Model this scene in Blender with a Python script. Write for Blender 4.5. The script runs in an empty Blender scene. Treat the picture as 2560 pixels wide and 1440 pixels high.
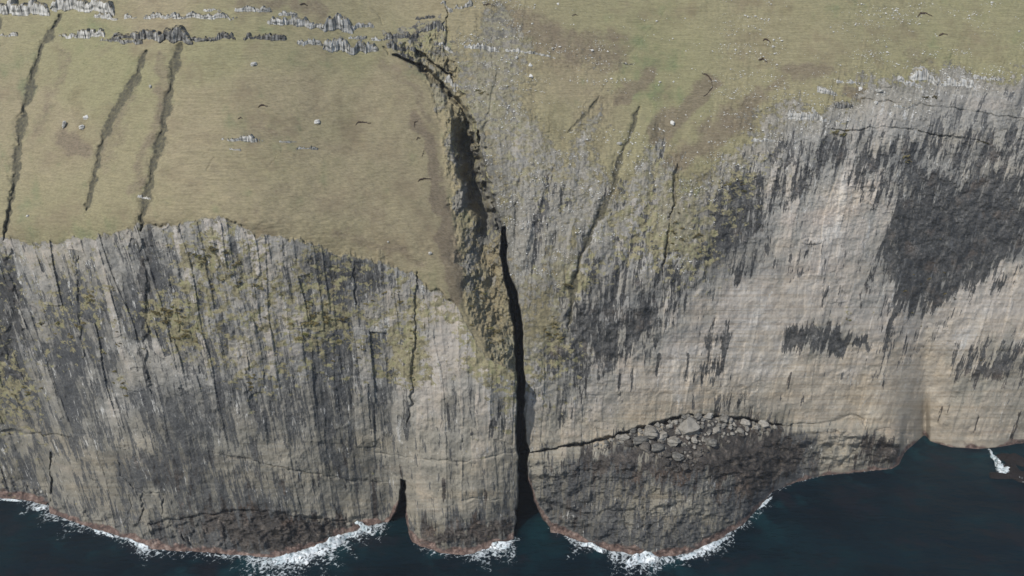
import bpy, math, random
import numpy as np

# ------------------------------------------------------------------ camera, sky, sun, exposure
SC = bpy.context.scene
COL = SC.collection
H = 200.0                       # camera height over the sea, metres
PITCH = math.radians(24.0)      # looking down
FPX = 2000.0                    # focal length in pixels of the 2560 px wide photograph
cam_d = bpy.data.cameras.new('camera')
cam = bpy.data.objects.new('camera', cam_d)
COL.objects.link(cam)
cam.location = (0, 0, H)
cam.rotation_euler = (math.pi / 2 - PITCH, 0, 0)
cam_d.sensor_width = 36.0
cam_d.lens = FPX / 2560 * 36.0
cam_d.clip_start = 1.0
cam_d.clip_end = 20000
SC.camera = cam

SUN_EL, SUN_AZ = math.radians(49), math.radians(43)      # azimuth measured from "behind the camera" towards the left
sun_dir = (-math.cos(SUN_EL) * math.sin(SUN_AZ), -math.cos(SUN_EL) * math.cos(SUN_AZ), math.sin(SUN_EL))
w = bpy.data.worlds.new('World')
SC.world = w
w.use_nodes = True
wn = w.node_tree
sky = wn.nodes.new('ShaderNodeTexSky')
sky.sky_type = 'NISHITA'
sky.sun_disc = False
sky.sun_elevation = SUN_EL
sky.sun_rotation = math.atan2(sun_dir[0], sun_dir[1])
bg = wn.nodes['Background']
bg.inputs['Strength'].default_value = 0.13
wn.links.new(sky.outputs[0], bg.inputs['Color'])
sd = bpy.data.lights.new('sun', 'SUN')
sd.energy = 3.8
sd.angle = math.radians(0.5)
sd.color = (1.0, 0.96, 0.9)
sun = bpy.data.objects.new('sun', sd)
COL.objects.link(sun)
from mathutils import Vector
sun.rotation_euler = Vector(sun_dir).to_track_quat('Z', 'Y').to_euler()
sun.location = (-200, -50, 400)
SC.view_settings.view_transform = 'Standard'
SC.view_settings.look = 'None'
SC.view_settings.exposure = 0.35
SC.view_settings.gamma = 1.0
SC.view_settings.use_curve_mapping = False

# ------------------------------------------------------------------ numpy helpers
def h2(i, j, s):
    a = (i.astype(np.int64) * 374761393 + j.astype(np.int64) * 668265263 + s * 974634777) & 0xFFFFFFFF
    a = ((a ^ (a >> 13)) * 1274126177) & 0xFFFFFFFF
    a = ((a ^ (a >> 16)) * 2246822519) & 0xFFFFFFFF
    return ((a ^ (a >> 15)) & 0xFFFFFF).astype(np.float32) / np.float32(0xFFFFFF)

def vn(x, y, s):
    i = np.floor(x); j = np.floor(y)
    fx = (x - i).astype(np.float32); fy = (y - j).astype(np.float32)
    fx = fx * fx * (3 - 2 * fx); fy = fy * fy * (3 - 2 * fy)
    i = i.astype(np.int64); j = j.astype(np.int64)
    a = h2(i, j, s); b = h2(i + 1, j, s); c = h2(i, j + 1, s); d = h2(i + 1, j + 1, s)
    return a + (b - a) * fx + (c - a) * fy + (a - b - c + d) * fx * fy

def fbm(x, y, s, o=4, g=0.5):
    t = 0; a = 1.0; n = 0
    for k in range(o):
        t = t + a * vn(x * 2 ** k + 17.3 * k, y * 2 ** k + 9.1 * k, s + k * 31)
        n += a; a *= g
    return t / n          # 0..1, mean 0.5

def sst(a, b, x):
    t = np.clip((x - a) / (b - a), 0, 1)
    return t * t * (3 - 2 * t)

def cv(pts):
    p = np.array(sorted(pts), float)
    return lambda x: np.interp(x, p[:, 0], p[:, 1])

def mrow(py):             # tangent of the depression of the ray through row py
    yc = -(py - 720.0) / FPX
    dy = math.cos(PITCH) + yc * math.sin(PITCH)
    dz = yc * math.cos(PITCH) - math.sin(PITCH)
    return -dz / dy, dy

def polyline_dist(X, Y, pts):
    d = np.full(X.shape, 1e9, np.float32); tt = np.zeros(X.shape, np.float32)
    L = 0
    seg = [math.dist(pts[k], pts[k + 1]) for k in range(len(pts) - 1)]
    tot = sum(seg)
    for k in range(len(pts) - 1):
        ax, ay = pts[k]; bx, by = pts[k + 1]
        vx, vy = bx - ax, by - ay
        t = np.clip(((X - ax) * vx + (Y - ay) * vy) / (vx * vx + vy * vy + 1e-9), 0, 1)
        dd = np.hypot(X - ax - t * vx, Y - ay - t * vy)
        m = dd < d
        d = np.where(m, dd, d); tt = np.where(m, (L + t * seg[k]) / tot, tt)
        L += seg[k]
    return d, tt

def poly_sdf(X, Y, pts):  # negative inside
    d, _ = polyline_dist(X, Y, list(pts) + [pts[0]])
    ins = np.zeros(X.shape, bool)
    n = len(pts)
    for k in range(n):
        ax, ay = pts[k]; bx, by = pts[(k + 1) % n]
        if ay == by: continue
        c = ((ay > Y) != (by > Y)) & (X < (bx - ax) * (Y - ay) / (by - ay) + ax)
        ins ^= c
    return np.where(ins, -d, d)

# ------------------------------------------------------------------ the coast measured from the photograph
S_L = cv([(-2500, 1230), (0, 1246), (60, 1252), (110, 1262), (121, 1266), (124, 1284), (200, 1314), (330, 1352), (370, 1374), (480, 1380), (600, 1392),
          (700, 1400), (800, 1368), (860, 1338), (940, 1315), (972, 1306), (985, 1290), (998, 1268), (1006, 1240), (1016, 1280), (1022, 1335), (1045, 1366), (1100, 1386), (1160, 1391),
          (1230, 1372), (1284, 1350), (1300, 1340), (6000, 1340)])
S_R = cv([(-2500, 1210), (1318, 1210), (1328, 1225), (1345, 1275), (1375, 1320), (1400, 1336), (1450, 1356), (1520, 1377), (1570, 1389), (1650, 1397), (1720, 1387), (1800, 1352),
          (1860, 1311), (1900, 1266), (1930, 1232), (1990, 1206), (2070, 1187), (2150, 1180), (2230, 1172), (2248, 1160), (2262, 1130), (2290, 1107), (2312, 1086), (2325, 1104),
          (2380, 1119), (2450, 1122), (2490, 1119), (2560, 1108), (2750, 1090), (6000, 1000)])
A_L = cv([(-2500, 1180), (0, 1195), (121, 1215), (124, 1255), (200, 1285), (420, 1310), (560, 1290), (700, 1285), (860, 1295), (972, 1290), (1030, 1310), (1100, 1322), (1280, 1300), (6000, 1290)])
C_L = cv([(-2500, 600), (0, 600), (100, 606), (180, 600), (250, 586), (350, 568), (450, 560), (540, 545), (610, 565), (640, 586), (760, 602), (850, 642), (930, 650), (1000, 668),
          (1040, 695), (1100, 735), (1136, 755), (1180, 835), (1215, 890), (1285, 930), (6000, 930)])
B1_R = cv([(-2500, 1150), (1320, 1152), (1400, 1152), (1480, 1145), (1600, 1155), (1700, 1165), (1800, 1150), (1900, 1110), (1960, 1085), (2020, 1075), (2100, 1068), (2250, 1090),
           (2290, 1092), (2312, 1084), (2325, 1102), (2450, 1120), (2560, 1106), (2750, 1088), (6000, 998)])
B2_R = cv([(-2500, 1130), (1320, 1130), (1450, 1110), (1580, 1076), (1650, 1056), (1720, 1036), (1800, 1040), (1880, 1050), (1960, 1063), (2050, 1058), (2120, 1046), (2165, 1052), (2200, 1072), (2250, 1078),
           (2290, 1090), (2312, 1083), (2325, 1101), (2450, 1119), (2560, 1105), (2750, 1087), (6000, 997)])
W_R = cv([(-2500, 420), (1250, 420), (1320, 430), (1500, 470), (1700, 420), (1850, 370), (2000, 320), (2250, 260), (2560, 215), (6000, 200)])
EL = cv([(-900, 900), (0, 985), (60, 985), (120, 975), (150, 1005), (220, 1060), (300, 1095), (400, 1098), (500, 1108), (600, 1122), (740, 1136), (830, 1178), (900, 1225), (930, 1284), (960, 1294), (1600, 1300)])
ER = cv([(-900, 1110), (0, 1116), (60, 1112), (120, 1118), (200, 1150), (300, 1188), (400, 1210), (500, 1238), (570, 1257), (640, 1264), (700, 1278), (850, 1296), (930, 1299), (960, 1302), (1100, 1307), (1600, 1310)])

def rad(a): return np.tan(np.radians(a))

gx = np.arange(-1700, 4300, 6.0)
gy = np.arange(1680, -800, -4.0)

def lerp(a, b, t): return a + (b - a) * t

def integrate(S, slope):
    Sx = S(gx)
    Y = np.zeros((len(gy), len(gx)))
    ms, _ = mrow(Sx)
    Ys = H / ms
    pY, pZ = Ys.copy(), np.zeros_like(Ys)
    for r, py in enumerate(gy):
        m, _ = mrow(py)
        under = py > Sx
        s = rad(slope(gx, py))
        y = np.where(under, (H + 1.7 * Ys) / (1.7 + m), (H - pZ + s * pY) / (s + m))
        z = H - m * y
        Y[r] = y
        pY = np.where(under, Ys, y); pZ = np.where(under, 0, z)
    # smooth along the coast, more the higher above the sea
    def blur(F, sig):
        k = np.arange(-int(3 * sig / 6) - 1, int(3 * sig / 6) + 2) * 6.0
        g = np.exp(-k * k / 2 / sig / sig); g /= g.sum()
        n = len(k) // 2
        P = np.pad(F, ((0, 0), (n, n)), mode='edge')
        O = np.zeros_like(F)
        for q in range(len(k)): O += g[q] * P[:, q:q + F.shape[1]]
        return O
    a, b = blur(Y, 32), blur(Y, 130)
    hgt = Sx[None, :] - gy[:, None]
    w1 = sst(30, 130, hgt); w2 = sst(90, 420, hgt)
    F = Y * (1 - w1) + a * w1
    return F * (1 - w2) + b * w2

def slope_left(px, py):
    a, c = A_L(px), C_L(px)
    s = lerp(82.0, 54.0, sst(a - 25, a + 10, py))
    up = sst(c + 5, c - 70, py)
    s = lerp(s, 37.0, up)
    return lerp(s, 28, sst(-200, -600, py))

def slope_right(px, py):
    b1, b2, S, wt = B1_R(px), B2_R(px), S_R(px), W_R(px)
    bulge = sst(2050, 1880, px)
    front = lerp(79.0, lerp(42.0, 68.0, sst(b1, S, py)), bulge * sst(1350, 1520, px))
    bench = np.where(px < 2280, 24.0, 70.0)
    s = np.where(py > b1, front, np.where(py > b2, bench, 81.0))
    wall = lerp(81.0, 74.0, sst(b2 - 20, b2 - 300, py))
    wall = lerp(wall, lerp(58.0, 66.0, sst(1700, 2050, px)), sst(wt + 380, wt + 120, py))
    wall = lerp(wall, 39.0, sst(wt + 140, wt - 60, py))
    s = np.where(py > b2, s, wall)
    return lerp(s, 28, sst(-200, -600, py))

S_LB = lambda x: np.where((np.asarray(x) > 968) & (np.asarray(x) < 1040), np.interp(x, [968, 1040], [1307, 1362]), S_L(x))
YL = integrate(S_LB, slope_left)
S_RB = lambda x: np.where(np.asarray(x) < 1400, np.interp(x, [-2500, 1318, 1400], [1322, 1322, 1336]), S_R(x))
YR = integrate(S_RB, slope_right)

# final grid
def axis(lo, a, b, hi, step, grow):
    c = list(np.arange(a, b, step))
    s, x = step, a
    left = []
    while x > lo:
        s *= grow; x -= s; left.append(x)
    s, x = step, c[-1]
    right = []
    while x < hi:
        s *= grow; x += s; right.append(x)
    return np.array(left[::-1] + c + right)
STEP = 1.7
ax = axis(-1600, -50, 2612, 4150, STEP, 1.08)
ay = axis(-700, -40, 1412, 1600, STEP, 1.08)
PX, PY = np.meshgrid(ax, ay)
PX = PX.astype(np.float32); PY = PY.astype(np.float32)
NR, NC = PX.shape

def samp(F):
    fx = (ax - gx[0]) / 6.0
    fy = (gy[0] - ay) / 4.0
    i = np.clip(fx.astype(int), 0, len(gx) - 2); j = np.clip(fy.astype(int), 0, len(gy) - 2)
    u = np.clip(fx - i, 0, 1)[None, :]; v = np.clip(fy - j, 0, 1)[:, None]
    A = F[np.ix_(j, i)]; B = F[np.ix_(j, i + 1)]; C = F[np.ix_(j + 1, i)]; D = F[np.ix_(j + 1, i + 1)]
    return (A * (1 - u) + B * u) * (1 - v) + (C * (1 - u) + D * u) * v
yl, yr = samp(YL).astype(np.float32), samp(YR).astype(np.float32)

# flow coordinates: down the fall line of the cliff
Q = (PX - 1280) * 3700 / (4500 - np.clip(PY, -800, 2000))
R = PY

# region curves on the grid
el = EL(ay).astype(np.float32)[:, None]; er = ER(ay).astype(np.float32)[:, None]
lipn = (fbm(PX / 60, PY / 40, 5, 4) - 0.5) * 46 * sst(940, 860, PY) * sst(-100, 100, PY)
gw = np.clip((PX + lipn - el) / (er - el), 0, 1)
gwS = gw * gw * (3 - 2 * gw) * 0.35 + gw * 0.65
Y = yl * (1 - gwS) + yr * gwS
cL = C_L(ax).astype(np.float32)[None, :]
Y = Y + np.where((gw > 0) & (gw < 1) & (PY < 930), (6 + 17 * sst(280, 360, PY) * sst(610, 500, PY)) * np.exp(-((gw - .70) / .2) ** 2) * sst(60, 330, PY) * sst(900, 600, PY), 0)
edge_n = (fbm(Q / 22, R / 60, 11, 4) - 0.5) * 60 + (h2(np.floor(Q / 7), np.floor(Q * 0), 3) - 0.5) * 14
left_side = (gw <= 0.02)
left_grass = sst(cL + 8, cL - 10, PY + edge_n * 0.55) * (gw < 1)
left_grass = np.where(gw > 0.0, left_grass * sst(0.3, 0.0, gw), left_grass)

# coarse control fields (inverse distance), looked up through a warp so that their borders run in streaks
warp = (h2(np.floor(Q / 6.5 + vn(R / 80, Q / 60, 7)), np.floor(Q * 0), 21) - 0.5) * 26 + (h2(np.floor(Q / 17), np.floor(Q * 0), 22) - 0.5) * 40 + (fbm(Q / 30, R / 30, 23, 3) - .5) * 40
warpx = (fbm(Q / 40, R / 60, 24, 4) - .5) * 34
def field(pts, p=2.6, wx=0, wy=0):
    cx = np.arange(-140, 2720, 20.0); cy = np.arange(-140, 1580, 20.0)
    Xc, Yc = np.meshgrid(cx, cy)
    num = 0; den = 0
    for x, y, v in pts:
        ww = 1.0 / (np.hypot(Xc - x, Yc - y) + 12.0) ** p
        num = num + ww * v; den = den + ww
    F = (num / den).astype(np.float32)
    fx = np.clip((PX + wx - cx[0]) / 20, 0, len(cx) - 1.001); fy = np.clip((PY + wy - cy[0]) / 20, 0, len(cy) - 1.001)
    i = fx.astype(np.int32); j = fy.astype(np.int32); u = fx - i; v = fy - j
    return ((F[j, i] * (1 - u) + F[j, i + 1] * u) * (1 - v) + (F[j + 1, i] * (1 - u) + F[j + 1, i + 1] * u) * v).astype(np.float32)

grassR = field([(1150, 40, .7), (1200, 100, .5), (1180, 180, .42), (1200, 250, .35), (1300, 130, .42), (1300, 220, .42), (1400, 60, .85), (1400, 150, .55), (1400, 250, .75), (1400, 330, .7), (1330, 330, .4), (1300, 420, .3), (1380, 400, .4), (1450, 430, .45),
    (1500, 200, .8), (1550, 60, 1), (1600, 300, .85), (1600, 420, .55), (1540, 360, .6), (1700, 100, 1), (1700, 250, .95), (1700, 330, .85), (1650, 450, .5), (1750, 400, .7), (1800, 330, .85), (1800, 440, .45), (1850, 300, .65), (1900, 220, .75), (1890, 290, .45),
    (1950, 330, .35), (1930, 390, .3), (2000, 180, .9), (2050, 230, .75), (2100, 240, .6), (2100, 300, .2), (2000, 290, .4), (2000, 60, .9), (2150, 60, .75), (2100, 120, .85), (2250, 130, .85), (2350, 100, 1), (2500, 100, 1), (2300, 190, .55), (2450, 170, .9), (2540, 190, .6),
    (2400, 230, .12), (2300, 270, .2), (2560, 230, .1), (2200, 300, .12), (2000, 350, .1), (1900, 450, .05), (1270, 520, .35), (1340, 520, .3), (1420, 540, .4), (1500, 520, .35), (1480, 600, .25), (1600, 540, .35), (1600, 620, .1), (1340, 640, .35), (1340, 760, .5),
    (1380, 830, .6), (1360, 880, .4), (1440, 720, .2), (1340, 950, 0), (1450, 900, 0), (1550, 680, .06), (1690, 500, .4), (1720, 620, .25), (1800, 540, .25), (1850, 480, .2), (1750, 450, .5), (2000, 450, 0), (2200, 500, 0), (2500, 400, 0), (1700, 800, 0), (1500, 1000, 0), (2000, 800, 0), (2400, 800, 0),
    (1700, 1000, 0), (2300, 1000, 0), (1600, 1250, 0), (2000, 1150, 0), (2350, 600, 0), (2450, 500, 0), (2300, 450, 0), (2500, 650, 0), (2200, 650, 0), (2000, 600, 0), (1900, 600, 0), (2100, 500, 0), (2400, 350, .0), (2560, 330, 0), (2150, 400, 0), (2300, 350, 0), (2500, 280, .0), (2250, 320, 0), (2350, 300, 0.02), (2450, 300, 0), (2180, 340, 0), (2560, 270, 0), (2050, 360, 0), (2130, 360, 0), (2450, 240, .08), (2530, 240, .05), (2350, 245, .1), (1330, 480, .34), (1430, 480, .38), (1550, 470, .45), (1300, 590, .25), (1400, 600, .25), (1520, 570, .25), (1850, 720, 0), (1650, 740, 0)], 3.6, warpx * .7, warp * .5)
fan_r = np.hypot(PX - 1300, PY - 1500); fan_a = np.arctan2(PX - 1300, 1500 - PY)
fan_a = fan_a + (fbm(PX / 90, PY / 120, 30, 4) - .5) * .07
fan_w = sst(1150, 1230, PX) * sst(1860, 1640, PX) * sst(-40, 60, PY) * sst(860, 700, PY) * (PX > ER(ay).astype(np.float32)[:, None])
fan = fbm(fan_a * 22, fan_r / 260, 31, 4, .6) - .5
rib = fbm(fan_a * 30 + 7, fan_r / 150, 33, 4, .55)
grassR = np.clip(grassR + fan_w * fan * .9 * sst(.02, .15, grassR) * sst(1.0, .8, grassR), 0, 1.1)
tone = field([(30, 700, .22), (20, 900, .22), (120, 700, .42), (100, 830, .42), (220, 680, .4), (220, 850, .27), (330, 700, .38), (400, 650, .38), (480, 620, .42), (540, 700, .5), (600, 640, .4), (640, 760, .42), (700, 700, .42), (770, 680, .28), (820, 760, .4), (880, 720, .25), (960, 700, .4), (930, 850, .3),
    (360, 800, .2), (300, 940, .5), (350, 980, .25), (430, 900, .42), (560, 900, .4), (650, 930, .42), (750, 900, .45), (850, 950, .35), (950, 950, .35), (100, 980, .35), (200, 1020, .35), (450, 1040, .38), (700, 1040, .42), (850, 1070, .45), (200, 1080, .45), (60, 1110, .5), (160, 1150, .58), (250, 1200, .55), (350, 1110, .58), (420, 1150, .3), (350, 1170, .32), (500, 1180, .32), (560, 1130, .55),
    (600, 1200, .5), (700, 1140, .62), (800, 1160, .6), (700, 1210, .45), (780, 1250, .62), (900, 1250, .6), (900, 1180, .4), (450, 1250, .4), (380, 1260, .55), (300, 1270, .5), (60, 1200, .4), (600, 1310, .12), (760, 1330, .1), (450, 1330, .3), (480, 1300, .3),
    (1000, 800, .45), (1000, 1000, .5), (960, 1100, .6), (1090, 780, .72), (1150, 800, .75), (1100, 900, .78), (1060, 980, .75), (1180, 900, .7), (1180, 1000, .55), (1250, 980, .35), (1100, 1060, .6), (1240, 1080, .5), (1070, 1150, .58), (1200, 1130, .6), (1100, 1190, .5), (1230, 1180, .5), (1060, 1240, .68), (1160, 1260, .6), (1240, 1250, .5), (1150, 1330, .22), (1250, 1310, .2), (1060, 1330, .35),
    (1110, 400, .6), (1120, 330, .5), (1140, 520, .5), (1180, 620, .5), (1160, 720, .35), (1220, 800, .45), (1240, 880, .35), (1190, 560, .3), (1210, 680, .5), (1150, 300, .3), (1190, 440, .25), (1090, 180, .4),
    (1250, 300, .45), (1300, 350, .55), (1300, 480, .5), (1400, 450, .55), (1350, 560, .5), (1420, 600, .5), (1500, 480, .6), (1560, 560, .62), (1600, 640, .62), (1480, 680, .5), (1660, 560, .6), (1340, 800, .6), (1340, 980, .6), (1330, 1080, .65), (1400, 1020, .5), (1480, 950, .6), (1480, 1020, .7), (1600, 950, .78), (1700, 900, .85), (1650, 780, .55), (1750, 760, .7), (1850, 740, .85), (1900, 820, .9), (2000, 720, .85), (1950, 620, .7), (1970, 520, .65), (2080, 560, .8), (2130, 480, .85), (2180, 560, .7), (2100, 660, .75), (2130, 760, .75),
    (1830, 600, .3), (1800, 660, .3), (2050, 400, .45), (2200, 400, .55), (2300, 340, .5), (2300, 400, .5), (2200, 300, .6), (2400, 290, .5), (2500, 300, .42), (2500, 250, .5), (2450, 400, .4), (2540, 400, .5), (2330, 600, .08), (2450, 560, .12), (2280, 700, .1), (2540, 600, .3), (2520, 720, .8), (2450, 800, .8), (2350, 850, .75), (2550, 780, .8), (2200, 800, .8), (2050, 850, .45), (2100, 920, .8), (2300, 930, .75), (2420, 960, .5), (2520, 890, .5), (2300, 1000, .8), (2100, 1000, .82), (1900, 950, .85), (1700, 980, .8), (1850, 1015, .72), (1600, 1050, .75), (2000, 1040, .72), (2450, 1050, .78), (2350, 1080, .7), (2550, 1060, .6),
    (2100, 1110, .6), (2060, 1130, .5), (2200, 1130, .2), (2240, 1130, .3), (2270, 1090, .7), (1980, 1110, .15), (1850, 1120, .1), (1700, 1180, .14), (1550, 1170, .14), (1450, 1160, .25), (1370, 1170, .6), (1360, 1210, .45), (1450, 1200, .3), (1550, 1250, .46), (1420, 1260, .26), (1650, 1250, .52), (1720, 1270, .55), (1800, 1230, .45), (1590, 1290, .5), (1480, 1240, .4), (1870, 1230, .15), (1950, 1180, .15), (1600, 1330, .32), (1700, 1330, .3), (1500, 1330, .25), (1780, 1080, .5), (1700, 1060, .5), (1620, 1090, .45), (1900, 1060, .5),
    (40, 580, .5), (480, 680, .62), (540, 640, .7), (545, 780, .6), (640, 620, .7), (330, 660, .6), (120, 640, .65), (180, 660, .6), (270, 640, .55), (440, 580, .6), (660, 700, .7), (690, 640, .6), (300, 1000, .6), (340, 880, .62), (280, 860, .5), (720, 820, .6), (480, 900, .55), (540, 900, .6), (730, 720, .3), (600, 700, .28), (590, 800, .3), (450, 720, .25), (370, 640, .2), (820, 660, .22), (910, 690, .22), (860, 760, .3), (1500, 800, .42), (1600, 760, .4), (1700, 720, .4), (1650, 830, .5), (1560, 860, .42), (1420, 900, .38), (1380, 960, .5), (1750, 700, .42), (1850, 650, .42), (1940, 640, .55), (1900, 560, .45), (1980, 480, .55), (2080, 430, .5), (2200, 380, .45), (2180, 460, .6), (2250, 440, .4), (2150, 620, .6), (2170, 700, .55), (2050, 760, .7), (2190, 760, .6), (1750, 900, .85), (1850, 880, .88), (1800, 960, .85), (1950, 900, .85), (2000, 930, .8), (2250, 950, .82), (2200, 1050, .8), (1500, 1070, .78), (1420, 1090, .75), (1750, 1000, .75), (2250, 1030, .8), (2400, 820, .8), (2450, 900, .75), (2300, 880, .8), (1560, 1000, .72), (1650, 1000, .8), (980, 720, .6), (1000, 900, .6), (960, 790, .55), (200, 760, .2), (180, 900, .2), (250, 900, .22), (660, 960, .3), (600, 960, .34), (800, 900, .34), (560, 1000, .34), (420, 1000, .33)], 3.4, warpx, warp * .9)

streak = field([(100, 700, 1), (400, 700, 1), (700, 750, 1), (900, 800, 1), (500, 900, .9), (200, 900, .9), (900, 950, .85), (100, 1050, .6), (500, 1060, .55), (900, 1060, .6), (300, 1180, .3), (700, 1200, .3), (900, 1220, .3), (600, 1320, .2), (1100, 800, .4), (1100, 950, .45), (1200, 1000, .8), (1150, 1100, .6), (1150, 1250, .3), (1150, 1350, .2),
    (1180, 500, .25), (1180, 350, .2), (1160, 650, .3), (1220, 800, .25), (1350, 500, .35), (1500, 500, .35), (1400, 650, .5), (1380, 830, .3), (1500, 750, .6), (1600, 620, .5), (1600, 800, .5), (1700, 600, .4), (1800, 600, .4), (1800, 800, .16), (1950, 750, .2), (2050, 600, .5), (2050, 450, .7), (2250, 400, .8), (2450, 350, .6), (2300, 280, .4), (2350, 600, .3), (2500, 560, .35), (2450, 760, .4), (2200, 800, .3), (2350, 900, .25), (2000, 950, .22), (1700, 950, .2), (1500, 1000, .35), (1380, 1000, .6), (1600, 1060, .15), (1900, 1030, .3), (2300, 1030, .15), (2500, 1060, .25),
    (1400, 1200, .12), (1600, 1150, .05), (1600, 1250, .12), (1800, 1180, .08), (1850, 1240, .2), (1650, 1340, .15), (2050, 1120, .15), (2200, 1130, .3), (2100, 1170, .2)], 3.4, warpx, warp * .4)
# dark wet patches with streaky lower edges, some holding painted shade
DARK = [
 [(2230, 490), (2300, 430), (2400, 440), (2500, 420), (2570, 395), (2570, 640), (2530, 655), (2480, 690), (2430, 740), (2330, 770), (2260, 800), (2215, 830), (2225, 740), (2185, 690), (2205, 600)],
 [(1790, 480), (1850, 430), (1925, 430), (1900, 540), (1880, 620), (1810, 660), (1740, 690), (1670, 710), (1660, 690), (1730, 630), (1770, 560)],
 [(1430, 760), (1460, 740), (1500, 770), (1570, 770), (1690, 720), (1660, 800), (1600, 850), (1530, 890), (1480, 890), (1420, 925), (1345, 935), (1380, 870), (1430, 830)],
 [(1960, 810), (2080, 795), (2120, 830), (2200, 858), (2180, 880), (2030, 888), (1955, 880)],
 [(2030, 420), (2085, 340), (2140, 330), (2130, 390), (2060, 440), (1990, 465), (1985, 370), (2010, 340)],
 [(2210, 760), (2260, 780), (2240, 840), (2215, 880), (2195, 940), (2205, 840)],
 [(2400, 930), (2470, 880), (2570, 850), (2570, 910), (2480, 950), (2390, 965)],
 [(1420, 1132), (1480, 1122), (1560, 1140), (1640, 1160), (1720, 1130), (1800, 1108), (1890, 1080), (1980, 1085), (2020, 1140), (1980, 1185), (1900, 1240), (1850, 1230), (1770, 1190), (1650, 1185), (1520, 1190), (1450, 1160)],
 [(1480, 1108), (1560, 1086), (1640, 1062), (1720, 1040), (1860, 1056), (1950, 1070), (1880, 1090), (1760, 1130), (1700, 1170), (1600, 1140)],  # ground under the rubble, painted dark as shade in the boulder gaps
 [(560, 1275), (680, 1282), (860, 1300), (970, 1312), (900, 1335), (850, 1352), (700, 1405), (640, 1385), (560, 1340), (420, 1335), (500, 1305)],  # wet weedy base, with the shade of the undercut painted in
 [(1045, 1305), (1100, 1325), (1200, 1312), (1282, 1285), (1290, 1345), (1200, 1368), (1060, 1355)],
 [(2150, 1110), (2200, 1085), (2250, 1095), (2255, 1140), (2235, 1168), (2110, 1172)],
 [(1370, 450), (1395, 430), (1385, 520), (1350, 590), (1325, 650), (1318, 620), (1345, 540)],
 [(1510, 480), (1535, 465), (1525, 520), (1495, 560), (1480, 580), (1500, 530)],
 [(1580, 615), (1600, 610), (1590, 690), (1575, 740), (1560, 700)],
 [(1410, 480), (1440, 500), (1410, 530), (1380, 520)],
 [(340, 560), (380, 600), (385, 720), (390, 850), (380, 960), (350, 940), (340, 760)],
 [(-60, 660), (30, 640), (60, 760), (50, 900), (90, 960), (-60, 960)],
 [(760, 640), (960, 650), (960, 720), (840, 720), (760, 690)],
]
BARS = [(1780, 790, 880, 9), (1812, 830, 945, 14), (1785, 880, 965, 12), (1718, 880, 960, 8), (1648, 880, 920, 10), (1447, 690, 860, 10), (1492, 700, 860, 12), (1535, 590, 790, 9), (1560, 700, 800, 10), (2062, 710, 775, 7), (1108, 845, 985, 9), (1120, 1000, 1060, 8), (1180, 960, 1100, 8), (1230, 1040, 1100, 8), (1060, 900, 960, 4),
        (1640, 900, 980, 6), (1580, 900, 990, 6), (1550, 930, 1000, 7), (1735, 985, 1030, 5), (1790, 995, 1040, 14), (1850, 995, 1030, 9), (1880, 1000, 1040, 5), (1950, 985, 1020, 4), (2010, 960, 1010, 4), (1975, 930, 985, 5), (2060, 920, 975, 5), (2110, 900, 960, 5), (2160, 900, 950, 5), (2210, 940, 990, 4), (2350, 1010, 1060, 6), (2370, 1000, 1050, 5), (2440, 1040, 1090, 5), (2540, 1030, 1090, 10),
        (1400, 960, 1040, 8), (1380, 980, 1060, 5), (1430, 990, 1060, 7), (1465, 900, 1000, 8), (935, 1170, 1290, 7), (620, 1190, 1240, 6), (640, 1090, 1140, 12), (860, 1100, 1160, 8), (410, 1040, 1130, 12), (1000, 1150, 1200, 8), (1110, 1190, 1260, 9), (1130, 1220, 1260, 8), (1215, 1230, 1260, 7)]
dark = np.zeros_like(PX)
for kd, P in enumerate(DARK):
    xs = [p[0] for p in P]; ys = [p[1] for p in P]
    c0, c1 = np.searchsorted(ax, [min(xs) - 60, max(xs) + 60]); r0, r1 = np.searchsorted(ay, [min(ys) - 90, max(ys) + 90])
    sl = (slice(r0, r1), slice(c0, c1))
    big = min(1.0, (max(ys) - min(ys)) / 140)
    s = poly_sdf(PX[sl] + warpx[sl] * big, PY[sl] + warp[sl] * big, P)
    dark[sl] = np.maximum(dark[sl], (.76 if kd == 0 else 1.0 if kd in (7, 8, 9, 10) else .74) * sst(30, -34, s))
dark = np.maximum(dark, .5 * sst(40, -40, poly_sdf(PX + warpx, PY + warp, [(1470, 880), (1560, 790), (1680, 720), (1700, 760), (1640, 840), (1540, 900)])))
dark = np.maximum(dark, .60 * fan_w * sst(.60, .68, rib) * sst(230, 420, PY))
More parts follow.
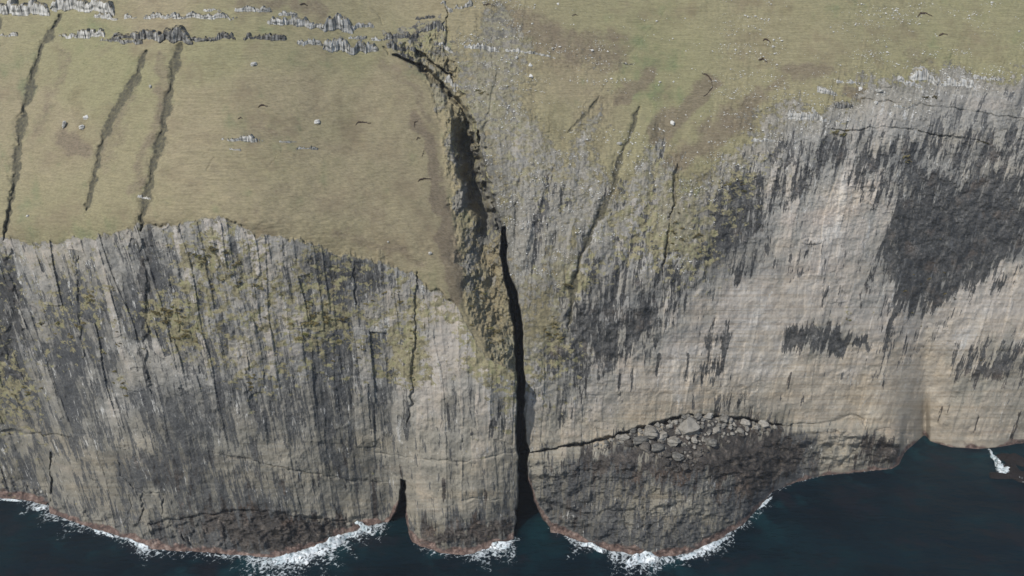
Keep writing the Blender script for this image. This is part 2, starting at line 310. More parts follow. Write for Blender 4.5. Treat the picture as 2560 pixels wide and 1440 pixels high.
MIXED = [([(1340, 945), (1330, 860), (1420, 760), (1440, 640), (1560, 590), (1680, 560), (1790, 420), (1990, 330), (2140, 320), (2570, 345), (2570, 430), (2330, 430), (2230, 490), (2140, 500), (2100, 430), (2000, 470), (1940, 560), (1960, 640), (1880, 690), (1760, 730), (1690, 800), (1640, 880), (1540, 930), (1420, 970)], .51),
 ([(1930, 540), (2050, 600), (2130, 610), (2210, 600), (2225, 830), (2160, 780), (2060, 740), (1970, 690)], .34), ([(2200, 830), (2260, 820), (2430, 750), (2570, 630), (2570, 710), (2440, 800), (2300, 870), (2220, 970), (2160, 970)], .38),
 ([(1340, 950), (1480, 930), (1490, 1060), (1340, 1100)], .36), ([(2430, 330), (2570, 320), (2570, 430), (2470, 420)], .55), ([(1745, 820), (1830, 815), (1830, 965), (1730, 970)], .5), ([(1765, 985), (1905, 985), (1900, 1045), (1765, 1048)], .5),
 ([(2380, 850), (2570, 830), (2570, 960), (2380, 980)], .46), ([(1350, 430), (1420, 420), (1400, 560), (1330, 680), (1300, 680)], .4), ([(1500, 560), (1610, 590), (1600, 760), (1480, 800), (1420, 860), (1440, 700)], .42), ([(1130, 330), (1240, 380), (1262, 600), (1180, 600)], .42), ([(1270, 590), (1320, 600), (1330, 760), (1300, 720)], .4),
 ([(2060, 900), (2160, 890), (2150, 980), (2040, 985)], .3), ([(1360, 1130), (1980, 1080), (2020, 1150), (1900, 1250), (1800, 1290), (1560, 1240), (1400, 1200)], .38), ([(1370, 1240), (1480, 1270), (1460, 1340), (1390, 1320)], .5), ([(1940, 1090), (2060, 1100), (2100, 1180), (1980, 1210)], .4),
 ([(320, 1110), (560, 1120), (600, 1200), (420, 1250), (330, 1190)], .36), ([(600, 1160), (960, 1180), (960, 1230), (620, 1220)], .4), ([(420, 1250), (640, 1240), (640, 1290), (430, 1320)], .4), ([(360, 1290), (970, 1290), (970, 1400), (360, 1400)], .35), ([(1040, 1290), (1290, 1280), (1290, 1400), (1040, 1390)], .4), ([(1220, 900), (1290, 920), (1292, 1120), (1230, 1120)], .42)]
for P, lvl in MIXED:
    xs = [p[0] for p in P]; ys = [p[1] for p in P]
    c0, c1 = np.searchsorted(ax, [min(xs) - 60, max(xs) + 60]); r0, r1 = np.searchsorted(ay, [min(ys) - 90, max(ys) + 90])
    sl = (slice(r0, r1), slice(c0, c1))
    s = poly_sdf(PX[sl] + warpx[sl], PY[sl] + warp[sl], P)
    dark[sl] = np.maximum(dark[sl], lvl * sst(26, -26, s))
for bx, y0, y1, bw in BARS:
    q = (bx - 1280) * 3700 / (4500 - (y0 + y1) / 2)
    c0, c1 = np.searchsorted(ax, [bx - 70, bx + 70]); r0, r1 = np.searchsorted(ay, [y0 - 60, y1 + 60])
    sl = (slice(r0, r1), slice(c0, c1))
    ww = bw * .8 * (0.4 + fbm(Q[sl] / 9, R[sl] / 40, bx, 3))
    s = np.maximum(np.abs(Q[sl] - q + warpx[sl] * .3) - ww, np.maximum(y0 - R[sl] + warp[sl] * .35, R[sl] + warp[sl] * .5 - y1))
    dark[sl] = np.maximum(dark[sl], 0.62 * sst(7, -7, s))

sL = S_L(ax).astype(np.float32)[None, :]; sR = S_R(ax).astype(np.float32)[None, :]
isL = PX < ER(ay).astype(np.float32)[:, None]
Sh = np.where(isL, sL, sR)
above = Sh - PY
tidal = .9 * sst(34, 4, above + (fbm(PX / 30, PY / 20, 40, 3) - .5) * 30 + np.where(PX > 1850, 10, 0))
grass = np.where(isL, left_grass, np.where(gw >= 1, grassR, 0)).astype(np.float32)
gul = (gw > 0.02) & (gw < 1) & (PY < 930)
grass = grass * (1 - .75 * dark)
grass = np.where(gul, np.maximum(grass, 0.20 + .32 * sst(.42, .62, fbm(PX / 60 + PY / 120, PY / 90, 50, 4)) + .55 * sst(150, 40, PY) + (.45 - .27 * sst(380, 470, PY)) * sst(.34, .02, gw + (fbm(PX / 24, PY / 24, 51, 4) - .5) * .35)), grass)
rockness = 1 - sst(.45, .95, grass)

sH = poly_sdf(PX + warpx * .6, PY + (fbm(PX / 18, PY / 18, 96, 4) - .5) * 50, [(955, 85), (1040, 60), (1100, 40), (1112, 128), (1060, 150), (1030, 165), (975, 128)])
headm = sst(14, -16, sH)
grass = grass * (1 - .85 * headm); dark = np.maximum(dark, .62 * headm)
# ------------------------------------------------------------------ relief
def pillars(w, hgt, s, amp, warp=0.6):
    u = Q / w + (fbm(Q / w / 2.5, R / (w * 6), s, 2) - .5) * warp * 2
    i = np.floor(u)
    v = R / hgt + h2(i, i * 0, s) * 9 + (vn(u * .7, R / 40, s + 4) - .5) * .5
    return (h2(i, np.floor(v), s + 1) - 0.5) * amp

face = rockness * sst(0, 30, above)
smoothR = np.where(isL, 1.0, np.clip(0.28 + 0.9 * dark + 0.6 * sst(.75, .45, tone), 0, 1))
smoothR = np.where(isL & (PX > 1040) & (PY > 780) & (PY < 1300), 0.6, smoothR)
rel = pillars(46, 300, 60, 2.8) + pillars(19, 130, 61, 1.7) + pillars(8.5, 60, 62, 0.8) + pillars(4.6, 26, 63, 0.25)
rel += (fbm(Q / 120, R / 200, 64, 4) - .5) * 7
rel *= 0.08 + 0.30 * streak
# strata: thin ledges roughly level along the cliff
lev = R + (fbm(PX / 160, PY / 300, 65, 3) - .5) * 40 - np.where(isL, (PX - 600) * 0.06, -np.abs(PX - 1900) * 0.03)
strat = (vn(lev / 9, PX / 260, 66) - .5) * .12 + (vn(lev / 24, PX / 400, 67) - .5) * .4
low = np.where(isL, sst(1000, 1120, PY), sst(600, 820, PY))
rel += strat * (0.35 + 0.65 * low)
bench = np.where(isL, 0, sst(-10, 20, PY - B1_R(ax)[None, :])) * (PX < 2270)
rough = fbm(PX / 34, PY / 20, 70, 5, .6) - .5
rel += bench * rough * 6.5 + np.where(isL, sst(-20, 10, PY - A_L(ax)[None, :]), 0) * rough * 5
rel += (fbm(PX / 22, PY / 22, 72, 4, .6) - .5) * (1.2 + 1.6 * dark * ~isL)
rel += headm * (fbm(PX / 12, PY / 26, 76, 4, .65) - .5) * 9
rel += gul * sst(20, 200, PY) * ((fbm(PX / 34, PY / 60, 71, 5, .6) - .5) * 6.5 + (fbm(PX / 9, PY / 16, 73, 4, .65) - .5) * 3.2 + (h2(np.floor(PX / 9 + vn(PX / 30, PY / 30, 75) * 3), np.floor(PY / 30), 74) - .5) * .9)
Y = Y - rel * face
# turf
gr = 1 - rockness
Y = Y - gr * ((fbm(PX / 150, PY / 110, 80, 4) - .5) * 3.0 + (fbm(PX / 14, PY / 6, 81, 3) - .5) * .3)
scr = np.where(isL, 0, 1) * sst(.95, .5, grassR) * sst(700, 450, PY)
Y = Y - scr * (fbm(PX / 7, PY / 5, 82, 3, .7) - .5) * 1.0

Y = Y - fan_w * ((rib - .5) * -2.2 * sst(150, 400, PY) + fan * .8)
# trenches and cracks
TR = [
 ([(150, 40), (135, 65), (100, 130), (80, 200), (60, 280), (45, 380), (36, 470), (10, 600)], 9, 3.0, .9),
 ([(-5, 40), (-10, 120)], 12, 3.0, .9),
 ([(370, 128), (355, 150), (345, 190), (310, 240), (280, 290), (258, 350), (235, 450), (215, 525)], 7, 2.3, .9),
 ([(455, 112), (443, 135), (430, 200), (415, 270), (407, 340), (387, 400), (375, 460), (365, 505), (350, 575)], 8, 2.6, .9),
 ([(535, 390), (520, 425)], 4, .8, .5), ([(710, 372), (665, 420)], 3, .6, .3),
 ([(1680, 0), (1640, 60), (1560, 150), (1500, 230), (1475, 270)], 4, .7, .4),
 ([(1500, 235), (1473, 275), (1450, 300), (1420, 335)], 5, 1.6, .8),
 ([(1600, 268), (1572, 340), (1547, 400), (1532, 470), (1515, 512), (1480, 570), (1452, 640), (1432, 720), (1420, 830)], 6, 2.2, .9),
 ([(1691, 412), (1688, 500), (1668, 590), (1655, 690)], 6, 7.0, .6),
 ([(1245, 185), (1228, 260), (1212, 330), (1212, 410), (1222, 480)], 9, 2.5, .5),
 ([(1312, 410), (1295, 470), (1290, 560), (1300, 640)], 7, 2.0, .5),
 ([(1390, 410), (1372, 470), (1342, 560), (1320, 640)], 10, 1.8, .3),
 ([(1040, 680), (1040, 800), (1035, 900), (1030, 1000), (1018, 1070)], 6, 3.5, .3),
 ([(885, 668), (892, 780)], 4, 2.2, .3), ([(622, 890), (620, 930)], 5, 2.5, .3), ([(360, 600), (375, 720), (372, 900), (380, 980)], 14, 3, .2),
 ([(30, 620), (45, 750), (20, 900)], 20, 3, .2), ([(195, 640), (200, 780), (215, 900)], 8, 2.5, .2),
 ([(126, 1130), (128, 1200), (123, 1290)], 6, 6.0, .3),
 ([(0, 1080), (90, 1084), (180, 1092)], 6, 3.5, .3), ([(230, 1195), (240, 1200), (252, 1220)], 4, 2, .3), ([(300, 1150), (305, 1190), (345, 1225), (370, 1232), (405, 1235), (408, 1290)], 4, 2, .3), ([(355, 1235), (362, 1260), (350, 1310)], 5, 2, .3), ([(325, 1225), (330, 1260), (318, 1330)], 4, 1.5, .3),
 ([(365, 1310), (450, 1300), (540, 1285), (620, 1275), (680, 1285), (860, 1302)], 7, 4.0, .3),
 ([(450, 1335), (480, 1360), (500, 1376)], 5, 2.5, .3),
 ([(900, 1125), (1000, 1140), (1100, 1155), (1200, 1150), (1290, 1128)], 4, 1.2, .3),
 ([(530, 1130), (640, 1155), (760, 1180), (900, 1205), (980, 1205)], 5, 2.0, .3),
 ([(1150, 1250), (1190, 1245), (1250, 1250)], 4, 1.5, .3),
 ([(2150, 248), (2230, 255), (2300, 262), (2380, 272), (2450, 283), (2570, 300)], 3.5, 2.2, .2),
 ([(2080, 322), (2130, 326), (2200, 318), (2260, 322), (2330, 335), (2400, 345), (2440, 350), (2475, 362)], 4, 3.0, .2),
 ([(1320, 1131), (1450, 1112), (1580, 1078), (1650, 1058), (1720, 1037), (1800, 1041), (1880, 1051), (1960, 1063)], 7, 13.0, .2),
 ([(1960, 1063), (2050, 1060), (2100, 1047), (2130, 1040), (2160, 1050), (2168, 1075), (2175, 1085)], 5, 2.5, .3), ([(2175, 1085), (2150, 1110), (2135, 1135), (2100, 1165)], 5, 3.0, .3), ([(2175, 1085), (2210, 1070), (2260, 1082), (2262, 1110)], 4, 1.8, .3),
 ([(1690, 1160), (1688, 1200), (1692, 1260), (1688, 1320)], 5, 2.2, .2), ([(1600, 1220), (1612, 1280), (1605, 1330)], 4, 1.8, .2), ([(1540, 1240), (1560, 1290), (1570, 1330)], 4, 1.8, .2), ([(1780, 1210), (1800, 1260), (1830, 1290)], 4, 2, .2), ([(1370, 1260), (1430, 1275), (1480, 1290)], 9, 3, .2),
 ([(2080, 1075), (2078, 1130)], 2.5, .6, .2),
 ([(1035, 120), (1085, 160), (1135, 195)], 7, 16.0, .3), ([(985, 138), (1050, 165), (1100, 210), (1150, 260), (1175, 310), (1188, 370)], 11, 24.0, .5), ([(1116, 0), (1120, 60), (1116, 120), (1128, 200)], 6, 6.0, .2),
 ([(960, 118), (975, 138)], 5, 2.5, .5), ([(940, 30), (962, 65)], 3, 1.0, .5),
 ([(1195, 330), (1205, 430), (1240, 530), (1256, 590)], 12, 16.0, .2), ([(1140, 380), (1160, 460), (1200, 540), (1230, 620)], 14, 4.0, .1),
]
soil = np.zeros_like(PX)
for P, wd, dp, so in TR:
    xs = [p[0] for p in P]; ys = [p[1] for p in P]
    c0, c1 = np.searchsorted(ax, [min(xs) - 60, max(xs) + 60]); r0, r1 = np.searchsorted(ay, [min(ys) - 60, max(ys) + 60])
    sl = (slice(r0, r1), slice(c0, c1))
    d, t = polyline_dist(PX[sl] + (fbm(PX[sl] / 16, PY[sl] / 16, 90, 3) - .5) * 16, PY[sl] + (fbm(PX[sl] / 16, PY[sl] / 16, 91, 3) - .5) * 12, P)
    ww = wd * .8 * (0.3 + 1.1 * vn(t * sum(math.dist(P[k], P[k + 1]) for k in range(len(P) - 1)) / 28, t * 0, int(wd * 10 + xs[0]))) * np.minimum(1, np.minimum(t, 1 - t) * 9 + .25)
    c = sst(1.0, 0.15, d / np.maximum(ww, .4) * .8)
    Y[sl] += dp * (.13 if so > .8 else .34) * c * (.5 + .8 * vn(PX[sl] / 15, PY[sl] / 15, 92)) + (dp * .5 * sst(4.0, 0, d / np.maximum(ww, .4)) if so > .8 else 0)
    soil[sl] = np.maximum(soil[sl], so * sst(3.8 if so > .8 else 2.6, .5, d / np.maximum(ww, .4)))

CRACK = [(1254, 568), (1262, 566), (1268, 610), (1266, 655), (1276, 690), (1292, 730), (1303, 790), (1309, 880), (1311, 960), (1312, 1010), (1308, 1030), (1315, 1060), (1318, 1110), (1324, 1128), (1318, 1160), (1320, 1200), (1328, 1222), (1345, 1275), (1372, 1318), (1390, 1400), (1290, 1400), (1285, 1345), (1292, 1280), (1296, 1200), (1294, 1140), (1291, 1100), (1292, 1000), (1288, 900), (1282, 820), (1272, 750), (1258, 690), (1250, 640), (1252, 600)]
CAVE = [(1001, 1198), (1013, 1202), (1016, 1240), (1015, 1290), (1022, 1335), (1040, 1400), (960, 1400), (974, 1306), (990, 1280), (999, 1250)]
NOTCH = [(2312, 1082), (2322, 1108), (2300, 1108)]
for P, dp in ((CRACK, 46), (CAVE, 30)):
    xs = [p[0] for p in P]; ys = [p[1] for p in P]
    c0, c1 = np.searchsorted(ax, [min(xs) - 30, max(xs) + 30]); r0, r1 = np.searchsorted(ay, [min(ys) - 30, max(ys) + 30])
    sl = (slice(r0, r1), slice(c0, c1))
    s = poly_sdf(PX[sl] + (fbm(PX[sl] / 30, PY[sl] / 22, 95, 3) - .5) * 9, PY[sl], P)
    Y[sl] += dp * sst(1.5, -7, s)
    grass[sl] *= sst(-2, 3, s)

M, DYR = mrow(PY)
Z = H - M * Y
X = (PX - 1280) / FPX * Y / DYR
Z = np.maximum(Z, -30)

brown = np.zeros_like(PX)
wbx = (fbm(PX / 50, PY / 50, 97, 4) - .5) * 70; wby = (fbm(PX / 40, PY / 40, 98, 4) - .5) * 50
for P, wd, k in [([(1765, 215), (1650, 335)], 34, 1), ([(1900, 240), (1800, 330), (1690, 400)], 36, .8), ([(1620, 195), (1545, 245)], 26, .9), ([(1300, 60), (1400, 110), (1520, 140)], 50, .7), ([(1440, 90), (1560, 90)], 24, .6), ([(1880, 300), (1760, 390)], 26, .5),
    ([(1045, 300), (1085, 400), (1108, 520), (1130, 640), (1138, 735)], 24, 1), ([(960, 150), (1040, 220), (1090, 300)], 20, .5), ([(600, 10), (760, 10), (800, 30)], 26, .6), ([(170, 140), (130, 230), (90, 330)], 22, .5), ([(330, 200), (290, 330), (250, 420)], 26, .5), ([(410, 150), (375, 330), (340, 470)], 22, .6), ([(620, 330), (720, 340)], 26, .5), ([(470, 480), (620, 540)], 20, .4), ([(700, 480), (1000, 560)], 40, .35), ([(840, 580), (1050, 650)], 22, .5), ([(150, 350), (200, 380)], 30, .8), ([(1200, 420), (1400, 440)], 40, .4), ([(1960, 180), (2060, 180)], 26, .7), ([(2120, 225), (2180, 240)], 18, .9), ([(2260, 130), (2330, 160)], 30, .5), ([(1900, 225), (1960, 205)], 20, .6)]:
    d, _ = polyline_dist(PX + wbx, PY + wby, P)
    brown = np.maximum(brown, k * sst(1.6, .2, d / wd))
green = field([(200, 200, .8), (250, 170, .9), (270, 210, 1), (500, 120, .9), (560, 130, .8), (700, 150, .6), (900, 130, .7), (850, 570, .5), (840, 320, .6), (330, 410, .5), (640, 430, .5), (1500, 20, .7), (1600, 110, .8), (1640, 180, .9), (1400, 290, .6), (1700, 340, .7), (2500, 120, .9), (2450, 30, .85), (1850, 100, .6), (1000, 400, 0), (700, 250, 0), (500, 300, 0), (600, 500, 0), (100, 300, 0), (1450, 230, .2), (2200, 60, .7), (2350, 100, .85), (2050, 100, .6), (50, 550, .5), (150, 560, .6), (1000, 250, .1), (850, 450, .1), (400, 40, .2)], 3, wbx, wby)
# vegetation on ledges of the cliffs
moss = field([(60, 820, .3), (150, 800, .45), (140, 900, .35), (220, 740, .45), (400, 780, .6), (460, 830, .65), (520, 640, .5), (560, 680, .55), (640, 700, .45), (640, 870, .4), (720, 800, .45), (790, 800, .6), (820, 820, .6), (700, 640, .4), (300, 960, .35), (620, 950, .45), (430, 970, .2), (950, 830, .4), (950, 740, .35), (870, 900, .3), (20, 980, .55), (60, 1000, .5), (280, 640, .3), (350, 700, .12), (360, 900, .1), (200, 1000, .08), (500, 1050, .05), (800, 1050, .12), (1035, 850, .8), (1032, 930, .8), (1010, 830, .5), (1060, 740, .5), (1040, 1000, .3), (980, 1000, .15), (1100, 850, 0), (1150, 1000, 0), (1100, 1200, 0), (300, 1150, 0), (700, 1200, 0),
    (1210, 760, .65), (1230, 850, .8), (1250, 900, .75), (1180, 720, .45), (1170, 620, .3), (1190, 800, .7), (1120, 500, .3), (1200, 240, .75), (1170, 210, .5), (1240, 200, .7), (1225, 290, .7), (1210, 400, .5), (1310, 430, .6), (1300, 600, .3), (1380, 830, .85), (1360, 860, .6), (1420, 710, .8), (1360, 740, .5), (1460, 800, .1), (1695, 540, .85), (1680, 600, .8), (1720, 610, .7), (1730, 500, .6), (1690, 670, .5), (1800, 480, .55), (1850, 440, .6), (1880, 470, .5), (1790, 520, .5), (2100, 325, .5), (2200, 340, 0), (2350, 330, 0), (2400, 400, 0), (2500, 300, 0), (2150, 420, 0), (2270, 380, .4), (2000, 400, .35), (2310, 240, .35), (2430, 265, .3), (2480, 360, .3), (2110, 800, .45), (2120, 840, .35), (1900, 640, .12), (2330, 520, .1), (2450, 600, .12), (2000, 600, .05), (1600, 800, .02), (1800, 900, 0), (2300, 900, 0), (1600, 1000, 0), (1600, 1250, 0.08), (1500, 1350, 0), (1800, 1280, .15), (2100, 1100, .05), (1700, 1320, .15), (470, 1270, .25), (600, 1250, .1), (70, 1180, .3), (1085, 1270, .25)])

moss = moss - np.where(isL, 0, .09) + np.where(isL & (PX < 1040), .02 * sst(600, 660, PY) * sst(1010, 930, PY), 0)
white = field([(2000, 290, .8), (2080, 300, .8), (2300, 215, 1), (2400, 230, .9), (2250, 220, .7), (2270, 265, .9), (2100, 205, .5), (1900, 355, .7), (1950, 350, .5), (2450, 205, .6), (2550, 240, .5), (2350, 300, .1), (2500, 330, .1), (2200, 320, .2), (2100, 400, .15), (2130, 470, .4), (2060, 520, .4), (1280, 510, .5), (1500, 560, .4), (1480, 500, .5), (1600, 640, .35), (1400, 860, .4), (1300, 700, .3), (1120, 450, .7), (1110, 400, .6), (1180, 600, .5), (1140, 560, .4), (1225, 680, .4), (1160, 340, .1), (1200, 450, .1), (1700, 900, 0), (1900, 800, 0), (2300, 950, 0), (1600, 1200, 0), (1500, 1000, 0), (2400, 600, 0), (600, 700, .3), (540, 680, .5), (480, 640, .4), (300, 640, .3), (100, 630, .4), (640, 600, .5), (600, 900, .1), (300, 900, .2), (900, 700, .1), (500, 1100, 0), (900, 1150, .1), (700, 1300, 0), (1100, 760, .4), (1150, 900, .1), (1100, 1100, .1), (1100, 1300, 0), (1500, 300, .3), (1350, 350, .4), (1700, 350, .3), (1800, 400, .4), (2100, 100, .3)], 3, warpx, warp)
# ------------------------------------------------------------------ node helpers
class NT:
    def __init__(s, name):
        s.m = bpy.data.materials.new(name); s.m.use_nodes = True
        s.t = s.m.node_tree; s.n = s.t.nodes; s.l = s.t.links
        s.b = s.n['Principled BSDF']; s.out = s.n['Material Output']
    def attr(s, name):
        a = s.n.new('ShaderNodeAttribute'); a.attribute_name = name; return a.outputs['Fac']
    def vec(s, name):
        a = s.n.new('ShaderNodeAttribute'); a.attribute_name = name; return a.outputs['Vector']
    def pos(s):
        return s.n.new('ShaderNodeNewGeometry').outputs['Position']
    def obj(s):
        return s.n.new('ShaderNodeTexCoord').outputs['Object']
    def scale(s, v, x, y, z):
        n = s.n.new('ShaderNodeVectorMath'); n.operation = 'MULTIPLY'; s.l.new(v, n.inputs[0]); n.inputs[1].default_value = (x, y, z); return n.outputs[0]
    def noise(s, v, sc, det=4, rough=.55, dist=0):
        n = s.n.new('ShaderNodeTexNoise'); s.l.new(v, n.inputs['Vector']); n.inputs['Scale'].default_value = sc
        n.inputs['Detail'].default_value = det; n.inputs['Roughness'].default_value = rough; n.inputs['Distortion'].default_value = dist
        return n.outputs['Fac']
    def voro(s, v, sc, feat='F1'):
        n = s.n.new('ShaderNodeTexVoronoi'); n.feature = feat; s.l.new(v, n.inputs['Vector']); n.inputs['Scale'].default_value = sc; return n
    def mth(s, op, a, b=None, c=None, clamp=False):
        n = s.n.new('ShaderNodeMath'); n.operation = op; n.use_clamp = clamp
        for k, q in enumerate((a, b, c)):
            if q is None: continue
            if isinstance(q, (int, float)): n.inputs[k].default_value = q
            else: s.l.new(q, n.inputs[k])
        return n.outputs[0]
    def ss(s, x, a, b):
        n = s.n.new('ShaderNodeMapRange'); n.interpolation_type = 'SMOOTHSTEP'; s.l.new(x, n.inputs[0])
        n.inputs[1].default_value = a; n.inputs[2].default_value = b; return n.outputs[0]
    def mix(s, f, a, b, mode='MIX'):
        n = s.n.new('ShaderNodeMix'); n.data_type = 'RGBA'; n.blend_type = mode
        for k, q in ((0, f), (6, a), (7, b)):
            if isinstance(q, (int, float)): n.inputs[k].default_value = q
            elif isinstance(q, tuple): n.inputs[k].default_value = q + (1,) if len(q) == 3 else q
            else: s.l.new(q, n.inputs[k])
        return n.outputs[2]
    def ramp(s, f, stops):
        n = s.n.new('ShaderNodeValToRGB'); s.l.new(f, n.inputs[0]); e = n.color_ramp.elements
        while len(e) < len(stops): e.new(.5)
        for k, (p, c) in enumerate(stops): e[k].position = p; e[k].color = (c + (1,)) if len(c) == 3 else c
        return n.outputs[0]
    def bump(s, h, st, dist=1.0, prev=None):
        n = s.n.new('ShaderNodeBump'); n.inputs['Strength'].default_value = st; n.inputs['Distance'].default_value = dist
        s.l.new(h, n.inputs['Height'])
        if prev is not None: s.l.new(prev, n.inputs['Normal'])
        return n.outputs[0]
    def set(s, k, v):
        if isinstance(v, (int, float)): s.b.inputs[k].default_value = v
        elif isinstance(v, tuple): s.b.inputs[k].default_value = v + (1,)
        else: s.l.new(v, s.b.inputs[k])

def lin(r, g, b):
    f = lambda c: ((c / 255 + .055) / 1.055) ** 2.4 if c > 10 else c / 255 / 12.92
    return (f(r), f(g), f(b))
K = 0.62     # albedo for a surface that reads as the given sRGB tone in full sun
def alb(r, g, b, k=None):
    k = K if k is None else k
    return tuple(min(.85, c * k) for c in lin(r, g, b))

def terrain_material():
    t = NT('coast_rock_and_turf')
    P = t.pos(); F = t.vec('flow')
    grass, tone_, dark_, moss_, tid, soil_, sk_, br_, gn_ = (t.attr(k) for k in ('grass', 'tone', 'dark', 'moss', 'tidal', 'soil', 'streak', 'brown', 'green'))
    # --- rock
    st1 = t.noise(t.scale(F, 9, .55, 1), 1.0, 5, .6, .3)
    st2 = t.noise(t.scale(F, 30, 1.6, 1), 1.0, 4, .6, .2)
    st3 = t.noise(t.scale(F, 2.2, .3, 1), 1.0, 3, .55, .4)
    blk = t.noise(P, .22, 6, .65)
    fine = t.noise(P, 1.6, 4, .7)
    hor = t.noise(t.scale(F, .35, 14, 1), 1.0, 4, .6, .2)
    wob = t.noise(P, .09, 4, .6)
    c = lambda n, k: t.mth('MULTIPLY', t.mth('ADD', n, -.5), k)
    sv = t.mth('ADD', t.mth('ADD', c(st1, .8), c(st2, .5)), c(st3, .5))
    iso = t.mth('ADD', t.mth('ADD', c(blk, .8), c(fine, .6)), c(wob, .4))
    v = t.mth('ADD', t.mth('ADD', t.mth('MULTIPLY', sv, t.mth('MULTIPLY_ADD', sk_, .3, .03)), t.mth('MULTIPLY', iso, t.mth('MULTIPLY_ADD', sk_, .3, .4))), t.mth('MULTIPLY_ADD', tone_, .75, .16))
    rock = t.ramp(v, [(0.0, alb(62, 64, 66)), (.2, alb(90, 91, 92)), (.42, alb(128, 127, 122)), (.62, alb(160, 157, 149)), (.8, alb(182, 174, 163)), (1.0, alb(204, 199, 190))])
    rock = t.mix(t.mth('MULTIPLY', t.mth('SUBTRACT', 1.0, t.ss(sk_, .2, .6)), t.ss(hor, .44, .62)), rock, t.mix(1.0, rock, (.89, .86, .82), 'MULTIPLY'))
    warm = t.ss(t.noise(t.scale(P, .03, .03, .09), 1, 3), .42, .66)
    rock = t.mix(t.mth('MULTIPLY', warm, .75), rock, t.mix(1.0, rock, (1.04, .995, .92), 'MULTIPLY'))
    pink = t.ss(t.noise(t.scale(P, .012, .012, .12), 1, 3), .55, .72)
    rock = t.mix(t.mth('MULTIPLY', pink, .5), rock, t.mix(1.0, rock, (1.05, .97, .94), 'MULTIPLY'))
    rock = t.mix(t.mth('MULTIPLY', t.ss(hor, .5, .75), .25), rock, t.mix(1.0, rock, (.78, .76, .73), 'MULTIPLY'))
    sz0 = t.n.new('ShaderNodeSeparateXYZ'); t.l.new(P, sz0.inputs[0])
    rock = t.mix(t.ss(t.mth('MULTIPLY_ADD', t.mth('ADD', wob, -.5), 60, sz0.outputs['Z']), 62, 30), rock, t.mix(1.0, rock, (.94, .91, .83), 'MULTIPLY'))
    # run-off: crisp dark drips and pale streaks of dried wash
    d1 = t.noise(t.scale(F, 7, 1.1, 1), 1.0, 6, .66, .5); d2 = t.noise(t.scale(F, 24, 4, 1), 1.0, 4, .65, .3); d3 = t.noise(t.scale(F, 3, .9, 1), 1.0, 3, .6, .4)
    N = t.mth('ADD', t.mth('ADD', c(d1, 2.2), c(d2, 1.2)), t.mth('ADD', c(blk, .8), c(d3, .9)))
    cover = t.mth('MULTIPLY_ADD', tone_, -1.0, .86)
    cov = t.mth('ADD', N, cover)
    dcol0 = t.ramp(t.mth('MULTIPLY_ADD', blk, .5, t.mth('MULTIPLY', fine, .5)), [(.36, alb(52, 54, 56)), (.52, alb(82, 83, 83)), (.66, alb(112, 111, 107))])
    rock = t.mix(t.mth('MULTIPLY', t.ss(cov, .47, .55), .88), rock, dcol0)
    p1 = t.noise(t.scale(F, 9, 1.3, 3), 1.0, 6, .66, .5); p2 = t.noise(t.scale(F, 34, 6, 2), 1.0, 4, .65, .3)
    pr = t.mth('ADD', t.mth('ADD', c(p1, 1.5), c(p2, .9)), t.mth('ADD', t.mth('MULTIPLY', t.mth('ADD', sk_, -.5), .12), c(wob, .7)))
    rock = t.mix(t.mth('MULTIPLY', t.ss(pr, .24, .32), .75), rock, t.ramp(fine, [(.35, alb(168, 166, 159)), (.65, alb(218, 216, 209))]))
    wh = t.mth('MULTIPLY', t.attr('white'), .4)
    wn_ = t.mth('ADD', t.mth('ADD', c(p1, 1.4), c(fine, 1.2)), t.mth('ADD', c(blk, 1.0), wh))
    rock = t.mix(t.mth('MULTIPLY', t.ss(wn_, .43, .53), .8), rock, t.ramp(t.noise(P, 2.2, 3, .7), [(.35, alb(168, 167, 162)), (.6, alb(226, 225, 220))]))
    # white lichen flecks
    fl = t.noise(t.scale(F, 40, 9, 1), 1.0, 3, .7)
    rock = t.mix(t.mth('MULTIPLY', t.ss(fl, .66, .76), .4), rock, alb(196, 196, 192))
    # dark wet stain, and the shade painted in with it
    dn = t.mth('MULTIPLY_ADD', N, .8, dark_)
    dk = t.ss(dn, .46, .58)
    dcol = t.ramp(t.mth('MULTIPLY_ADD', blk, .7, t.mth('MULTIPLY', fine, .5)), [(.36, alb(34, 36, 37)), (.56, alb(60, 60, 59)), (.7, alb(92, 91, 88)), (.82, alb(160, 159, 155))])
    rust = t.ss(t.noise(P, .11, 4, .6), .56, .7)
    dcol = t.mix(t.mth('MULTIPLY', rust, .5), dcol, alb(84, 68, 54))
    sx_ = t.n.new('ShaderNodeSeparateXYZ'); t.l.new(P, sx_.inputs[0])
    lowz = t.ss(sx_.outputs['Z'], 40, 22)
    dcol = t.mix(t.mth('MULTIPLY', lowz, .9), dcol, t.mix(1.0, dcol, (.92, .78, .68), 'MULTIPLY'))
    rock = t.mix(t.mth('MULTIPLY', dk, .95), rock, dcol)
    # tide zone
    tn = t.noise(P, .5, 4, .65)
    tcol = t.ramp(tn, [(.35, alb(62, 52, 48)), (.52, alb(112, 92, 83)), (.7, alb(158, 140, 128))])
    rock = t.mix(t.ss(t.mth('MULTIPLY_ADD', tn, .6, tid), .6, .95), rock, tcol)
    # ledge plants
    mn = t.mth('MULTIPLY_ADD', t.mth('ADD', t.noise(t.scale(P, .9, .9, 1.3), .34, 5, .62), t.mth('MULTIPLY', t.noise(P, 1.3, 3, .7), .35)), 1.25, moss_)
    mk = t.ss(mn, 1.31, 1.39)
    mcol = t.ramp(t.noise(P, .5, 4, .6), [(.35, alb(106, 101, 76)), (.5, alb(156, 147, 114)), (.62, alb(142, 140, 100)), (.72, alb(170, 160, 128))])
